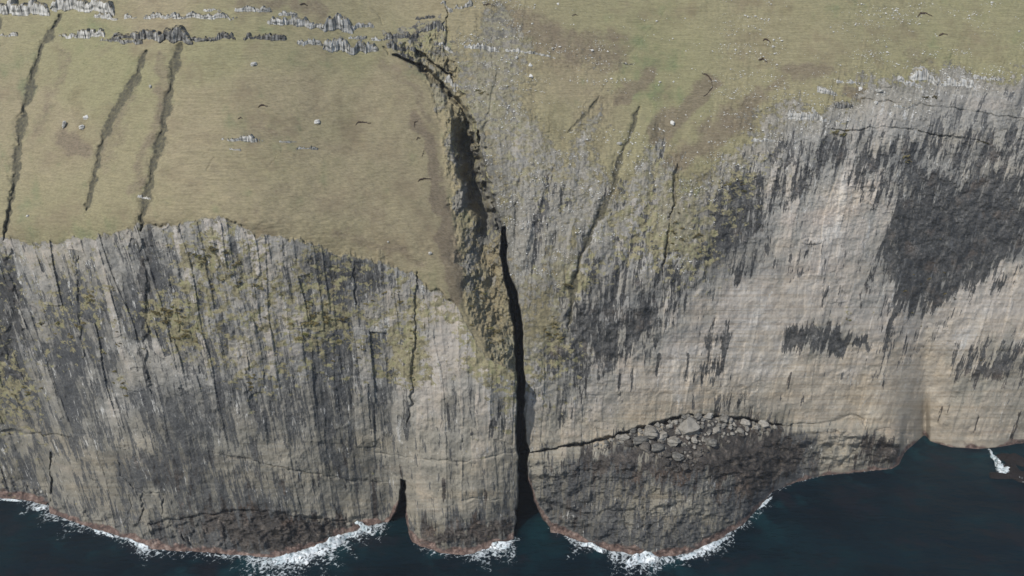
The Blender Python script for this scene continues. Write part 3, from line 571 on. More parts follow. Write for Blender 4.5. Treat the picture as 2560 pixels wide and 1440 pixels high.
    rock = t.mix(t.mth('MULTIPLY', mk, .9), rock, mcol)
    # --- turf
    g1 = t.noise(t.scale(P, 1, 1, 1), .03, 4, .6)
    g2 = t.noise(t.scale(P, 1, 1, 1), .12, 5, .65)
    g3 = t.noise(t.scale(P, .45, 1, 1), 1.7, 4, .75)
    gs = t.noise(t.scale(F, 5, .6, 1), 1.0, 3, .5)
    gv = t.mth('MULTIPLY_ADD', g1, .7, t.mth('MULTIPLY', g2, .35))
    gv = t.mth('MULTIPLY_ADD', gs, .3, gv)
    gcol = t.ramp(gv, [(.46, alb(128, 129, 98)), (.6, alb(146, 137, 108)), (.72, alb(150, 140, 112)), (.9, alb(136, 124, 99))])
    gcol = t.mix(1.0, gcol, t.ramp(g3, [(.28, (.66, .66, .64)), (.5, (1, 1, 1)), (.72, (1.25, 1.23, 1.19))]), 'MULTIPLY')
    gcol = t.mix(t.mth('MULTIPLY', t.ss(t.mth('MULTIPLY_ADD', g2, .5, gn_), .55, 1.1), .6), gcol, t.mix(1.0, gcol, (.86, .98, .82), 'MULTIPLY'))
    heath = t.ss(t.noise(P, .055, 5, .65), .5, .7)
    gcol = t.mix(t.mth('MULTIPLY', heath, .5), gcol, alb(122, 108, 88))
    brk = t.ss(t.mth('MULTIPLY_ADD', t.mth('ADD', t.noise(P, .25, 5, .7), t.mth('MULTIPLY', fine, .4)), 1.0, br_), .95, 1.45)
    gcol = t.mix(t.mth('MULTIPLY', brk, .7), gcol, t.ramp(g3, [(.3, alb(88, 76, 62)), (.5, alb(117, 104, 88)), (.7, alb(138, 127, 110))]))
    terr = t.noise(t.scale(P, .25, 1, 5), .5, 4, .65, .4)
    gcol = t.mix(1.0, gcol, t.ramp(terr, [(.36, (.84, .84, .83)), (.5, (1, 1, 1)), (.64, (1.1, 1.09, 1.08))]), 'MULTIPLY')
    gn = t.mth('MULTIPLY_ADD', t.mth('ADD', t.noise(P, .35, 5, .7), t.mth('MULTIPLY', fine, .4)), 1.0, grass)
    gk = t.ss(gn, 1.12, 1.21)
    # scree that shows between the turf
    scr = t.ramp(t.noise(P, .8, 5, .75), [(.32, alb(98, 95, 84)), (.48, alb(136, 131, 116)), (.60, alb(154, 149, 135)), (.70, alb(206, 204, 195))])
    thin = t.mth('MULTIPLY', t.ss(grass, .08, .3), t.mth('MULTIPLY_ADD', dk, -.9, 1.0))
    rock = t.mix(t.mth('MULTIPLY', thin, .5), rock, scr)
    col = t.mix(gk, rock, gcol)
    # bare soil in the little gullies
    sn = t.mth('MULTIPLY_ADD', t.noise(P, .6, 4, .7), .9, soil_)
    sk = t.ss(sn, .95, 1.3)
    scol = t.ramp(t.noise(P, .9, 4, .7), [(.35, alb(54, 54, 48)), (.5, alb(84, 81, 66)), (.62, alb(104, 98, 76)), (.74, alb(130, 126, 116))])
    col = t.mix(t.mth('MULTIPLY', sk, .9), col, scol)
    t.set('Base Color', col)
    rgh = t.mth('MULTIPLY_ADD', dk, -.25, .92)
    t.set('Roughness', rgh); t.set('Specular IOR Level', .25)
    gi = t.mth('SUBTRACT', 1.0, gk)
    nb = t.bump(t.mth('MULTIPLY', gi, t.mth('MULTIPLY_ADD', fine, .7, t.mth('MULTIPLY', t.mth('MULTIPLY_ADD', st2, .4, st1), t.mth('MULTIPLY_ADD', sk_, .8, .1)))), .7, .5)
    nb = t.bump(t.noise(P, 2.6, 4, .7), .5, .25, nb)
    t.set('Normal', nb)
    return t.m
MT = terrain_material()

# ------------------------------------------------------------------ split the land into its natural pieces
bb2 = B2_R(ax)[None, :]
reg = np.zeros(PX.shape, np.int8)
cliffL = isL & (PY + edge_n * .55 > cL)
reg[:] = 0                                            # hillside_left
reg[~isL] = 1                                         # hillside_right
reg[(~isL) & (PY > (W_R(ax)[None, :] + 40) + (warp * .3))] = 3
reg[cliffL] = 2
reg[cliffL & (PX > 1037 + (vn(PY / 30, PY * 0, 8) - .5) * 14)] = 4
reg[gul & (gw < 1) & ~(cliffL)] = 5
reg[(~isL) & (PY > bb2) & (PX < 2290)] = 6
NAMES = ['hillside_left', 'hillside_right', 'cliff_left', 'cliff_right', 'cliff_buttress', 'gully', 'rock_bench']

tone = np.clip((tone - .5) * 1.35 + .52 - .10 * bench * (PX < 2050) - np.where(isL & (PX < 1040), -.03 + .13 * sst(940, 1060, PY), 0), 0, 1.05) + streak * (pillars(46, 300, 60, .30) + pillars(19, 130, 61, .40) + pillars(8.5, 60, 62, .16)) * (PY > 0)
attrs = dict(white=white, brown=brown, green=green, streak=streak, grass=grass, tone=tone, dark=dark, moss=moss, tidal=tidal, soil=soil)
flow = np.stack([Q / 100, R / 100, np.zeros_like(Q)], -1).reshape(-1, 3)
VV = np.stack([X, Y, Z], -1).reshape(-1, 3).astype(np.float32)
idx = np.arange(NR * NC).reshape(NR, NC)
quads = np.stack([idx[:-1, :-1], idx[1:, :-1], idx[1:, 1:], idx[:-1, 1:]], -1).reshape(-1, 4)
freg = reg[:-1, :-1].reshape(-1)

def np_mesh(name, V, F, mat, parent=None, smooth=True, att=None, vec=None):
    me = bpy.data.meshes.new(name)
    me.vertices.add(len(V)); me.vertices.foreach_set('co', np.ascontiguousarray(V, np.float32).ravel())
    n = F.shape[1]
    me.loops.add(F.size); me.loops.foreach_set('vertex_index', np.ascontiguousarray(F, np.int32).ravel())
    me.polygons.add(len(F)); me.polygons.foreach_set('loop_start', np.arange(0, F.size, n, dtype=np.int32))
    me.polygons.foreach_set('use_smooth', np.full(len(F), smooth, bool))
    for k, a in (att or {}).items():
        me.attributes.new(k, 'FLOAT', 'POINT').data.foreach_set('value', np.ascontiguousarray(a, np.float32))
    for k, a in (vec or {}).items():
        me.attributes.new(k, 'FLOAT_VECTOR', 'POINT').data.foreach_set('vector', np.ascontiguousarray(a, np.float32).ravel())
    me.update(calc_edges=True); me.validate()
    me.materials.append(mat)
    o = bpy.data.objects.new(name, me); COL.objects.link(o); o.parent = parent
    return o

for k, nm in enumerate(NAMES):
    F = quads[freg == k]
    u, inv = np.unique(F, return_inverse=True)
    o = np_mesh(nm, VV[u], inv.reshape(F.shape), MT, att={a: v.reshape(-1)[u] for a, v in attrs.items()}, vec={'flow': flow[u]})
    o['kind'] = 'structure'

# ------------------------------------------------------------------ sea
def shore_world(S, lo, hi):
    px = np.arange(lo, hi, 2.0); py = S(px); m, dy = mrow(py); yy = H / m
    return px, (px - 1280) / FPX * yy / dy, yy
pxa, xa, ya = shore_world(S_L, -300, 1286); pxb, xb, yb = shore_world(S_R, 1330, 2900)
shx = np.concatenate([xa, xb]); shy = np.concatenate([ya, yb]); shp = np.concatenate([pxa, pxb])

def to_px(x, y, z):
    dz = z - H
    fwd = y * math.cos(PITCH) - dz * math.sin(PITCH)
    up = y * math.sin(PITCH) + dz * math.cos(PITCH)
    return 1280 + FPX * x / fwd, 720 - FPX * up / fwd

sx = axis(-4000, -185, 215, 4000, .55, 1.12); sy = axis(-1500, 185, 312, 900, .45, 1.12)
SX, SY = np.meshgrid(sx, sy)
foam = np.zeros(SX.shape, np.float32)
dens = (np.abs(SX) < 330) & (SY > 150) & (SY < 330)
qx = SX[dens]; qy = SY[dens]
best = np.full(qx.shape, 1e9); bp = np.zeros(qx.shape)
for k in range(0, len(shx), 2):
    d = (qx - shx[k]) ** 2 + (qy - shy[k]) ** 2
    m = d < best; best = np.where(m, d, best); bp = np.where(m, shp[k], bp)
best = np.sqrt(best)
FW = cv([(-300, 2), (0, 3.0), (70, 3), (95, 5), (125, 4), (200, 3), (300, 4), (350, 5.5), (420, 2.2), (520, 2.5), (620, 3.5), (650, 9), (700, 9), (800, 8), (860, 10), (930, 7), (965, 3), (985, 0), (1020, 0), (1040, 1), (1080, 2.5), (1180, 3), (1210, 8), (1260, 7), (1284, 3), (1300, 0), (1340, 0), (1400, 1), (1440, 4), (1490, 5), (1520, 2.5), (1560, 8), (1620, 9), (1680, 5), (1740, 4), (1800, 5), (1850, 2.6), (1900, 2), (1930, 1.6), (1980, .5), (2100, .35), (2250, 0), (2450, 0), (2900, 0)])
fw = FW(bp) * 1.5
fn = fbm(qx / 3.2, qy / 3.2, 200, 4, .6)
foam[dens] = np.clip(1.0 - best / np.maximum(fw * (.25 + 1.2 * vn(bp / 23, bp * 0, 9)), .05) * (.35 + 1.1 * fn), 0, 1) * (fw > .1) * .8 * (.55 + .45 * sst(2.5, 7, fw))
# deep and shallow bottom seen through the water
shoal = np.zeros(SX.shape, np.float32); shoal[dens] = sst(26, 0, best)
sz = (fbm(SX / 9, SY / 6, 210, 4) - .5) * .7 + foam * (fbm(SX / 2.2, SY / 2.2, 211, 3) ) * 1.1
ii = np.arange(SX.size).reshape(SX.shape)
SF = np.stack([ii[:-1, :-1], ii[:-1, 1:], ii[1:, 1:], ii[1:, :-1]], -1).reshape(-1, 4)

def sea_material():
    t = NT('sea_water'); P = t.pos()
    sh = t.attr('shoal'); fo = t.attr('foam')
    n1 = t.noise(P, .035, 4, .6)
    c = t.ramp(n1, [(.35, (.0012, .005, .0085)), (.5, (.0018, .0075, .0115)), (.66, (.0022, .0115, .0155))])
    c = t.mix(t.mth('MULTIPLY', t.ss(t.noise(P, .06, 3, .6), .5, .68), t.mth('MULTIPLY', sh, .8)), c, (.004, .022, .027))
    c = t.mix(t.mth('MULTIPLY', t.ss(t.noise(P, .05, 4, .65), .53, .64), .5), c, (.009, .008, .011))
    f1 = t.noise(P, .7, 6, .7, .8)
    vor = t.voro(P, .5, 'DISTANCE_TO_EDGE').outputs['Distance']
    lace = t.ss(t.mth('MULTIPLY_ADD', f1, .55, t.mth('MULTIPLY', vor, -.7)), .12, .34)
    k = t.mth('ADD', t.mth('MULTIPLY', fo, 1.0), t.mth('ADD', t.mth('MULTIPLY', t.mth('ADD', f1, -.5), 2.0), t.mth('MULTIPLY', t.mth('ADD', lace, -.5), .4)))
    k = t.ss(k, .34, .85)
    k = t.mth('MULTIPLY', k, t.ss(fo, 0.0, .12))
    c = t.mix(t.mth('MULTIPLY', k, .92), c, (.42, .46, .47))
    c = t.mix(t.mth('MULTIPLY', t.ss(t.noise(P, 1.9, 2, .5), .80, .83), .4), c, (.3, .35, .36))  # sparse glints painted into the water colour
    t.set('Base Color', c)
    t.set('Roughness', t.mth('MULTIPLY_ADD', k, .5, .22)); t.set('IOR', 1.33); t.set('Specular IOR Level', .16)
    wv = t.mth('MULTIPLY_ADD', t.noise(t.scale(P, .35, 1, 1), .09, 3, .5, .4), 3.5, t.noise(t.scale(P, .5, 1.2, 1), .55, 5, .65, .3))
    t.set('Normal', t.bump(t.mth('MULTIPLY_ADD', k, .6, wv), .55, 1.0))
    return t.m
o = np_mesh('sea', np.stack([SX, SY, sz], -1).reshape(-1, 3), SF, sea_material(), att={'foam': foam.ravel(), 'shoal': shoal.ravel()})
o['kind'] = 'structure'

# ------------------------------------------------------------------ things that lie on the land
rng = random.Random(7)
def place(px, py):
    i = min(max(int(np.searchsorted(ax, px)), 1), NC - 2); j = min(max(int(np.searchsorted(ay, py)), 1), NR - 2)
    return Vector((float(X[j, i]), float(Y[j, i]), float(Z[j, i])))
def m_per_px(p): return (p.y * math.cos(PITCH) - (p.z - H) * math.sin(PITCH)) / FPX
def tag(o, label, cat, group=None):
    o['label'] = label; o['category'] = cat
    if group: o['group'] = group
    return o
def link_copy(src, name, loc, sc, rot, parent=None):
    o = src.copy(); o.name = name; COL.objects.link(o)
    o.location = loc; o.scale = sc; o.rotation_euler = rot; o.parent = parent
    return o

def rock_material(name, stops, speck=.4):
    t = NT(name); P = t.obj()
    oi = t.n.new('ShaderNodeObjectInfo')
    n = t.mth('MULTIPLY_ADD', t.noise(P, 1.7, 5, .7), .8, t.mth('MULTIPLY_ADD', oi.outputs['Random'], .3, -.05))
    c = t.ramp(n, stops)
    n2 = t.noise(P, 6, 4, .7)
    c = t.mix(t.mth('MULTIPLY', t.ss(n2, .55, .68), speck), c, alb(190, 189, 184))
    t.set('Base Color', c); t.set('Roughness', .92); t.set('Specular IOR Level', .2)
    t.set('Normal', t.bump(t.noise(P, 3, 4, .6), .25, .08))
    return t.m
M_BOULDER = rock_material('weathered_grey_boulder', [(.3, alb(92, 91, 87)), (.5, alb(138, 134, 125)), (.7, alb(168, 163, 153))], .25)
M_WHITE = rock_material('lichen_white_rock', [(.3, alb(160, 159, 152)), (.5, alb(198, 196, 188)), (.7, alb(226, 225, 220))], .5)
def outcrop_material(name, stops):
    t = NT(name); P = t.obj()
    j = t.noise(t.scale(P, 1, .5, .16), .9, 4, .65, .3); n = t.noise(P, .45, 5, .65)
    v = t.mth('MULTIPLY_ADD', j, .7, t.mth('MULTIPLY', n, .4))
    c = t.ramp(v, stops)
    sl = t.n.new('ShaderNodeSeparateXYZ'); t.l.new(t.n.new('ShaderNodeNewGeometry').outputs['Normal'], sl.inputs[0])
    tz = t.mth('MULTIPLY_ADD', t.noise(P, .6, 4, .7), .9, sl.outputs['Z'])
    c = t.mix(t.ss(tz, 1.02, 1.3), c, t.ramp(n, [(.35, alb(116, 108, 84)), (.65, alb(144, 134, 108))]))
    t.set('Base Color', c); t.set('Roughness', .92); t.set('Specular IOR Level', .2)
    t.set('Normal', t.bump(j, .6, .3))
    return t.m
M_OUT = outcrop_material('pale_jointed_basalt', [(.36, alb(84, 85, 84)), (.48, alb(140, 139, 133)), (.56, alb(184, 182, 175)), (.68, alb(222, 220, 213))])
M_DOUT = outcrop_material('dark_jointed_basalt', [(.38, alb(48, 49, 49)), (.5, alb(82, 81, 78)), (.58, alb(122, 121, 116)), (.7, alb(195, 193, 187))])
M_WOUT = outcrop_material('bleached_jointed_basalt', [(.38, alb(112, 112, 108)), (.48, alb(160, 158, 152)), (.58, alb(196, 195, 189)), (.7, alb(222, 221, 216))])
M_SKERRY = rock_material('wet_brown_reef_rock', [(.3, alb(22, 20, 20)), (.55, alb(46, 40, 38)), (.75, alb(78, 68, 62))], .0)

import bmesh
def ico(sub):
    bm = bmesh.new(); bmesh.ops.create_icosphere(bm, subdivisions=sub, radius=1.0)
    V = np.array([v.co[:] for v in bm.verts]); F = np.array([[v.index for v in f.verts] for f in bm.faces]); bm.free()
    return V, F
ICO3, ICO2, ICO1 = ico(3), ico(2), ico(1)
def rock_shape(seed, base, cuts=9, amp=.12):
    r = np.random.RandomState(seed); V, F = base[0].copy(), base[1]
    for _ in range(cuts):
        n = r.normal(size=3); n /= np.linalg.norm(n); d = r.uniform(.5, .82)
        q = V @ n; V = V - np.outer(np.clip(q - d, 0, None), n)
    ph = r.uniform(0, 9, 3)
    V = V * (1 + amp * (np.sin(V[:, :1] * 5 + ph[0]) * np.sin(V[:, 1:2] * 6 + ph[1]) + .6 * np.sin(V[:, 2:] * 9 + ph[2])))
    return V, F
ROCKV = [rock_shape(k, ICO3) for k in range(9)]
def rock_proto(k, mat):
    V, F = ROCKV[k]
    o = np_mesh('boulder', V, F, mat, smooth=False); COL.objects.unlink(o); return o
P_B = [rock_proto(k, M_BOULDER) for k in range(9)]
M_DB = rock_material('dark_boulder', [(.3, alb(58, 55, 52)), (.5, alb(92, 88, 82)), (.7, alb(124, 118, 110))], .15)  # darker stones for the lower part of the pile
P_D = [rock_proto(k, M_DB) for k in range(9)]
P_W = [rock_proto(k, M_WHITE) for k in range(9)]

def rock_at(px, py, wpx, hpx, protos, name, label, cat, group=None, sink=.25):
    p = place(px, py); m = m_per_px(p)
    sx, sz_ = wpx * m / 2 / .8, hpx * m / 2 / .8
    sy_ = (sx + sz_) / 2 * rng.uniform(.8, 1.2)
    o = link_copy(protos[rng.randrange(9)], name, p + Vector((0, sy_ * .2, sz_ * (.9 - sink * 2 + .3))), (sx, sy_, sz_), (rng.uniform(-.3, .3), rng.uniform(-.3, .3), rng.uniform(0, 6.3)))
    return tag(o, label, cat, group)

# boulders fallen on the bench at the foot of the cliff
BIG = [(1622, 1092, 46, 26, 'broad flat grey slab among the fallen boulders at the left of the ledge'), (1722, 1078, 58, 34, 'largest pale slab tilted against the ledge below the cliff foot'),
 (1808, 1056, 26, 22, 'rounded pale boulder right under the dark line of the cliff foot'), (1770, 1048, 24, 16, 'grey block wedged at the very top of the boulder pile'), (1742, 1046, 18, 15, 'small blocky boulder left of the wedged block at the top of the pile'),
 (1600, 1108, 36, 20, 'grey angular boulder just below the broad flat slab'), (1684, 1112, 30, 24, 'dark grey boulder below the largest pale slab'), (1652, 1100, 28, 22, 'upright grey boulder between the broad slab and the pale slab'),
 (1690, 1150, 32, 20, 'pale wet boulder lowest on the ledge above the dark rock'), (1642, 1128, 32, 22, 'grey boulder at the lower edge of the pile in deep gaps'), (1562, 1100, 24, 14, 'low grey boulder towards the narrow left end of the ledge'),
 (1860, 1062, 24, 16, 'pale block on the right half of the boulder pile'), (1910, 1066, 26, 15, 'flat pale block where the boulder pile thins out to the right'), (1775, 1116, 26, 22, 'dark boulder hanging low on the pile above black rock')]
for x, y, w_, h_, lb in BIG:
    rock_at(x, y, w_, h_, P_B, 'boulder', lb, 'boulder', 'fallen boulders on the ledge')
TOPB = cv([(1480, 1112), (1560, 1088), (1640, 1064), (1720, 1042), (1780, 1046), (1860, 1056), (1960, 1068)])
BOTB = cv([(1480, 1124), (1560, 1118), (1600, 1122), (1650, 1156), (1700, 1182), (1740, 1158), (1770, 1136), (1830, 1106), (1880, 1086), (1960, 1078)])
LBL2 = {0: 'small dark boulder low among the fallen blocks on the left of the ledge', 1: 'small dark boulder low in the middle of the pile under the cliff', 2: 'small dark boulder low at the thinner right end of the pile'}
LBL = {0: 'small grey boulder high among the fallen blocks on the left of the ledge', 1: 'small grey boulder packed in the middle of the boulder pile under the cliff', 2: 'small pale boulder in the thinner right end of the pile under the cliff'}
n = 0
used = [(b[0], b[1], b[2]) for b in BIG]
while n < 190:
    x = rng.triangular(1480, 1965, 1700); y = TOPB(x) + (BOTB(x) - TOPB(x)) * rng.random()
    w_ = min(32, rng.lognormvariate(2.22, .55))
    if any(math.hypot(x - a, (y - b) * 1.5) < (c + w_) * .36 for a, b, c in used) and rng.random() < .93: continue
    used.append((x, y, w_))
    g = 0 if x < 1620 else 1 if x < 1800 else 2
    low_ = (y - TOPB(x)) / (BOTB(x) - TOPB(x)) > rng.uniform(.35, .9)
    rock_at(x, y, w_, w_ * rng.uniform(.6, .85), P_D if low_ else P_B, 'boulder', LBL2[g] if low_ else LBL[g], 'boulder', ('small dark' if low_ else 'small grey') + ' boulders packed on the ledge, ' + ('left', 'middle', 'right')[g])
    n += 1

# single white rocks on the turf
SOLO = [(632, 164, 20, 15, 'white rock with a pointed tip on the open turf below the upper outcrops'), (792, 308, 17, 14, 'twin white rock alone in the middle of the large turf slope'), (376, 219, 9, 12, 'pale upright stone on the turf strip between two gullies'),
 (1075, 635, 9, 12, 'small white stone near the gully lip at the lower corner of the turf'), (970, 605, 6, 6, 'tiny white stone on the turf above the cliff edge'), (1682, 309, 22, 14, 'white rock pair right of the dark crack on the right slope'), (1326, 192, 16, 11, 'pale rounded rock on the scree below a line of white stones'),
 (1290, 146, 9, 10, 'pale upright rock at the left end of a line of white stones'), (1480, 128, 10, 8, 'whitish stone on brown turf right of the scree line'), (1325, 165, 12, 10, 'pale rock just above the rounded one on the scree'), (160, 316, 14, 22, 'pale upright outcrop stone above the bare hollow in the left turf'), (215, 296, 16, 14, 'white stone at the upper rim of the bare hollow'), (205, 322, 18, 14, 'grey white stone on the right rim of the bare hollow'),
 (68, 541, 10, 8, 'white stone on the turf just above the left cliff edge'), (1932, 118, 9, 8, 'white stone just below a dark turf scar on the right slope'), (2216, 117, 6, 6, 'lone white stone among grey patches on the upper right slope'), (2177, 136, 7, 6, 'white stone below the long grey stone patch on the right slope'), (2478, 6, 7, 6, 'white stone at the top edge of the right slope'), (2546, 79, 6, 6, 'white stone far right on the open turf'),
 (1330, 60, 6, 6, 'small white stone on the turf right of the brown patch'), (1395, 11, 8, 7, 'white stone near the top of the right slope'), (1650, 205, 7, 6, 'white stone by the grassy trench on the right slope'), (1548, 360, 18, 9, 'pale flat rock row right below the dark crack'), (2198, 230, 26, 9, 'long flat white rock on turf below the white crag'), (2150, 222, 14, 11, 'white block left of the long flat rock'), (2190, 258, 18, 8, 'small white rock on the turf ledge above the grey cliff')]
for x, y, w_, h_, lb in SOLO:
    rock_at(x, y, w_ * .8, h_ * .75, P_W, 'white_rock', lb, 'rock', 'single white rocks on the turf', .38)

# jointed outcrops standing out of the turf
def outcrop(pts, hpx, label, mat=None, group='rock outcrops along the upper turf', seed=0):
    r = np.random.RandomState(seed + int(pts[0][0]))
    xs = [p[0] for p in pts]; ys = [p[1] for p in pts]
    ext = hpx * .7
    N = max(10, int((xs[-1] - xs[0] + 2 * ext) / 1.25))
    org = place(*pts[len(pts) // 2])
    cx = np.linspace(xs[0] - ext, xs[-1] + ext, N)
    sd = int(r.randint(1e6))
    wj = max(3.0, hpx * .26)
    u = cx / wj + (vn(cx / wj / 2.2, cx * 0, sd) - .5) * 1.6
    col = h2(np.floor(u), u * 0, sd + 1); col2 = h2(np.floor(u * 2.3), u * 0, sd + 2)
    env = sst(0, .9, np.minimum(cx - cx[0], cx[-1] - cx) / (hpx * .6))
    big = fbm(cx / (hpx * 1.6), cx * 0, sd + 3, 3)
    hh = hpx * env * np.clip(.25 + 1.15 * (big - .2) + .35 * (col - .5) + .18 * (col2 - .5), .0, 1.15)
    prof = [(-.35, .25), (-.1, .02), (.12, -.05), (.34, .02), (.56, .0), (.78, .06), (.95, .14), (1.04, .32), (1.0, .8), (.7, 1.6), (-.3, 1.8)]
    V = []
    for k in range(N):
        py = np.interp(cx[k], xs, ys) + (vn(np.array([cx[k] / 18.]), np.array([0.]), sd + 6)[0] - .5) * hpx * .35
        p = place(cx[k], py); m = m_per_px(p); Hh = hh[k] * m; fo = (col[k] - .5) * .16 * hpx * m * env[k] + (col2[k] - .5) * .05 * hpx * m
        for q, (dz_, dy_) in enumerate(prof):
            lj = (h2(np.array([np.floor(u[k])]), np.array([q // 2]), sd + 9)[0] - .5) * .08 * hpx * m
            V.append((p.x - org.x, p.y - org.y + dy_ * Hh + (fo + lj) * (q < 8) + .06 * hpx * m + (.5 + .7 * hpx * m) * (hh[k] < .16 * hpx), p.z - org.z + dz_ * Hh * (1 if q < 8 else 1.0)))
    Q_ = len(prof)
    ii = np.arange(N * Q_).reshape(N, Q_)
    F = [tuple(x) for x in np.stack([ii[:-1, :-1], ii[1:, :-1], ii[1:, 1:], ii[:-1, 1:]], -1).reshape(-1, 4)]
    F += [(ii[k, -1], ii[k + 1, -1], ii[k + 1, 0], ii[k, 0]) for k in range(N - 1)]
    o = np_mesh('rock_outcrop', np.array(V), np.array(F), mat or M_OUT, smooth=False)
    o.location = org
    return tag(o, label, 'outcrop', group)
OUT = [([(5, 40), (100, 36)], 34, 'big grey outcrop in the top left corner of the slope'), ([(146, 30), (215, 28), (262, 40)], 34, 'whitish broken outcrop just right of the top left gully'), ([(242, 46), (282, 48)], 16, 'low pale outcrop continuing right of the broken one'),
 ([(316, 46), (335, 47)], 12, 'tiny white outcrop alone on the upper band'), ([(364, 46), (432, 45)], 12, 'short white rock row in the middle of the upper band'), ([(440, 46), (510, 48), (585, 47)], 16, 'long white jointed outcrop of the upper band'), ([(512, 30), (548, 29)], 10, 'small white outcrop above the long jointed one'), ([(592, 30), (672, 31)], 11, 'white stones in a row at the top of the upper band'),
 ([(682, 60), (735, 64)], 26, 'pale tall outcrop at the left end of the bright crag'), ([(700, 38), (735, 40)], 12, 'thin pale ledge above the bright crag'), ([(750, 66), (800, 76), (862, 79)], 28, 'bright grey crag in the centre of the upper slope'), ([(862, 76), (922, 70)], 18, 'fading right end of the bright crag'),
 ([(5, 90), (38, 91)], 8, 'small white row at the left edge below the corner outcrop'), ([(150, 94), (184, 93)], 20, 'whitish block at the left start of the lower band'), ([(196, 94), (250, 94)], 18, 'white jointed block row of the lower band'), ([(258, 102), (300, 106), (345, 112)], 16, 'dark low outcrop below the lower band'), ([(300, 96), (380, 100), (462, 108)], 32, 'tall dark grey outcrop of the lower band above two gullies'),
 ([(488, 102), (580, 101)], 20, 'grey white outcrop right of the tall dark one'), ([(616, 98), (640, 100), (704, 104)], 16, 'small dark and white outcrop in the middle of the lower band'), ([(748, 110), (800, 115), (842, 114)], 14, 'low broken outcrop under the bright crag'), ([(822, 128), (870, 136), (932, 130)], 24, 'jointed grey outcrop at the right end of the lower band'),
 ([(876, 98), (910, 98)], 9, 'tiny outcrop between the bright crag and the gully'), ([(934, 100), (972, 100)], 12, 'small grey outcrop beside the head of the gully'),
 ([(556, 352), (600, 354)], 15, 'whitish broken outcrop in the middle of the turf slope'), ([(612, 352), (650, 356)], 14, 'grey white outcrop right of the broken one in mid slope'), ([(575, 374), (598, 377)], 6, 'row of small stones under the mid slope outcrops'), ([(700, 356), (742, 356)], 5, 'scattered white stones right of the mid slope outcrops'), ([(744, 372), (790, 374)], 8, 'short white rock row right of the mid slope outcrops'),
 ([(345, 495), (372, 498)], 7, 'small white stones where the third gully nears the cliff'),
 ([(1108, 8), (1122, 34)], 20, 'pale rock rib at the top beside the gully'), ([(1106, 118), (1122, 130)], 22, 'pale rock rib in the middle of the upper gully'), ([(1122, 205), (1138, 228)], 22, 'pale pointed rock at the fork of the gully'),
 ([(972, 100), (1035, 96)], 20, 'jagged dark outcrop on the left of the gully head'), ([(975, 124), (1035, 132)], 22, 'black and white jagged rocks below the gully head'), ([(1050, 84), (1100, 76)], 26, 'dark broken outcrop hanging over the gully head'), ([(1045, 50), (1080, 45)], 14, 'small dark outcrop high in the gully'),
 ([(1145, 22), (1170, 20)], 20, 'white stones in a patch right of the top of the gully'), ([(1165, 122), (1210, 126), (1240, 132)], 14, 'pale ribbed row on the scree right of the gully'), ([(1265, 128), (1330, 134), (1385, 146)], 9, 'thin line of white stones across the scree'), ([(1560, 160), (1560.5, 160), (1578, 162)], 7, 'dark little outcrop beside the grassy trench'),
 ([(2095, 208), (2140, 210)], 10, 'white crag fringe left of the main white crag'), ([(2290, 200), (2350, 212), (2420, 218)], 30, 'main white crag at the right edge of the turf'), ([(2440, 198), (2500, 200)], 12, 'white stones along the top of the grey cliff far right'), ([(2255, 205), (2295, 220)], 22, 'broken white crag just left of the main one'), ([(2090, 268), (2125, 272)], 16, 'white block row above the mossy dark corner'), ([(2240, 270), (2278, 268)], 20, 'pale pointed block on the grey cliff top'), ([(1980, 296), (2040, 302), (2092, 310)], 26, 'bleached rock face at the left end of the grey cliff'), ([(1880, 352), (1935, 356)], 9, 'line of white stones above the pale slope'),
 ([(2050, 230), (2085, 238)], 16, 'pale rocks beside the bleached rock face')]
for k, (pts, h_, lb) in enumerate(OUT):
    dk_ = any(q in lb for q in ('dark', 'black'))
    outcrop(pts, h_ * (1.25 if pts[0][0] < 935 else 1), lb, M_DOUT if dk_ else M_WOUT if 'white' in lb and pts[0][0] > 1700 else None, seed=k)

# dark crescent scars where the turf has slipped
def scar_material():
    t = NT('bare_brown_soil'); P = t.pos()
    t.set('Base Color', t.ramp(t.noise(P, 1.5, 4, .7), [(.3, alb(40, 34, 30)), (.5, alb(72, 60, 52)), (.7, alb(104, 92, 78))])); t.set('Roughness', 1.0); t.set('Specular IOR Level', .1)
    return t.m
M_SCAR = scar_material()
def scar(pts, hpx, label):
    V, F = [], []
    N = 26
    d = [0]
    for k in range(len(pts) - 1): d.append(d[-1] + math.dist(pts[k], pts[k + 1]))
    for k in range(N):
        t = k / (N - 1)
        x = np.interp(t * d[-1], d, [p[0] for p in pts]); y = np.interp(t * d[-1], d, [p[1] for p in pts])
        p = place(x, y); m = m_per_px(p); h_ = hpx * m * (.25 + .75 * math.sin(math.pi * min(1, t * 1.25 + .05) * .8 + .3)) * (.75 + .5 * rng.random())
        for q, (dy_, dz_) in enumerate(((-.25, -.35), (-.35, .22), (.35, .62), (1.0, .5), (.9, -.3))):
            V.append((p.x + rng.uniform(-.1, .1) * h_, p.y + dy_ * h_ * .6, p.z + dz_ * h_))
    for k in range(N - 1):
        for q in range(5):
            a, b = k * 5 + q, k * 5 + (q + 1) % 5
            F.append((a, b, b + 5, a + 5))
    V = np.array(V); c = V.mean(0)
    o = np_mesh('turf_scar', V - c, np.array(F), M_SCAR, smooth=False); o.location = c
    return tag(o, label, 'turf scar', 'dark crescent scars in the turf')
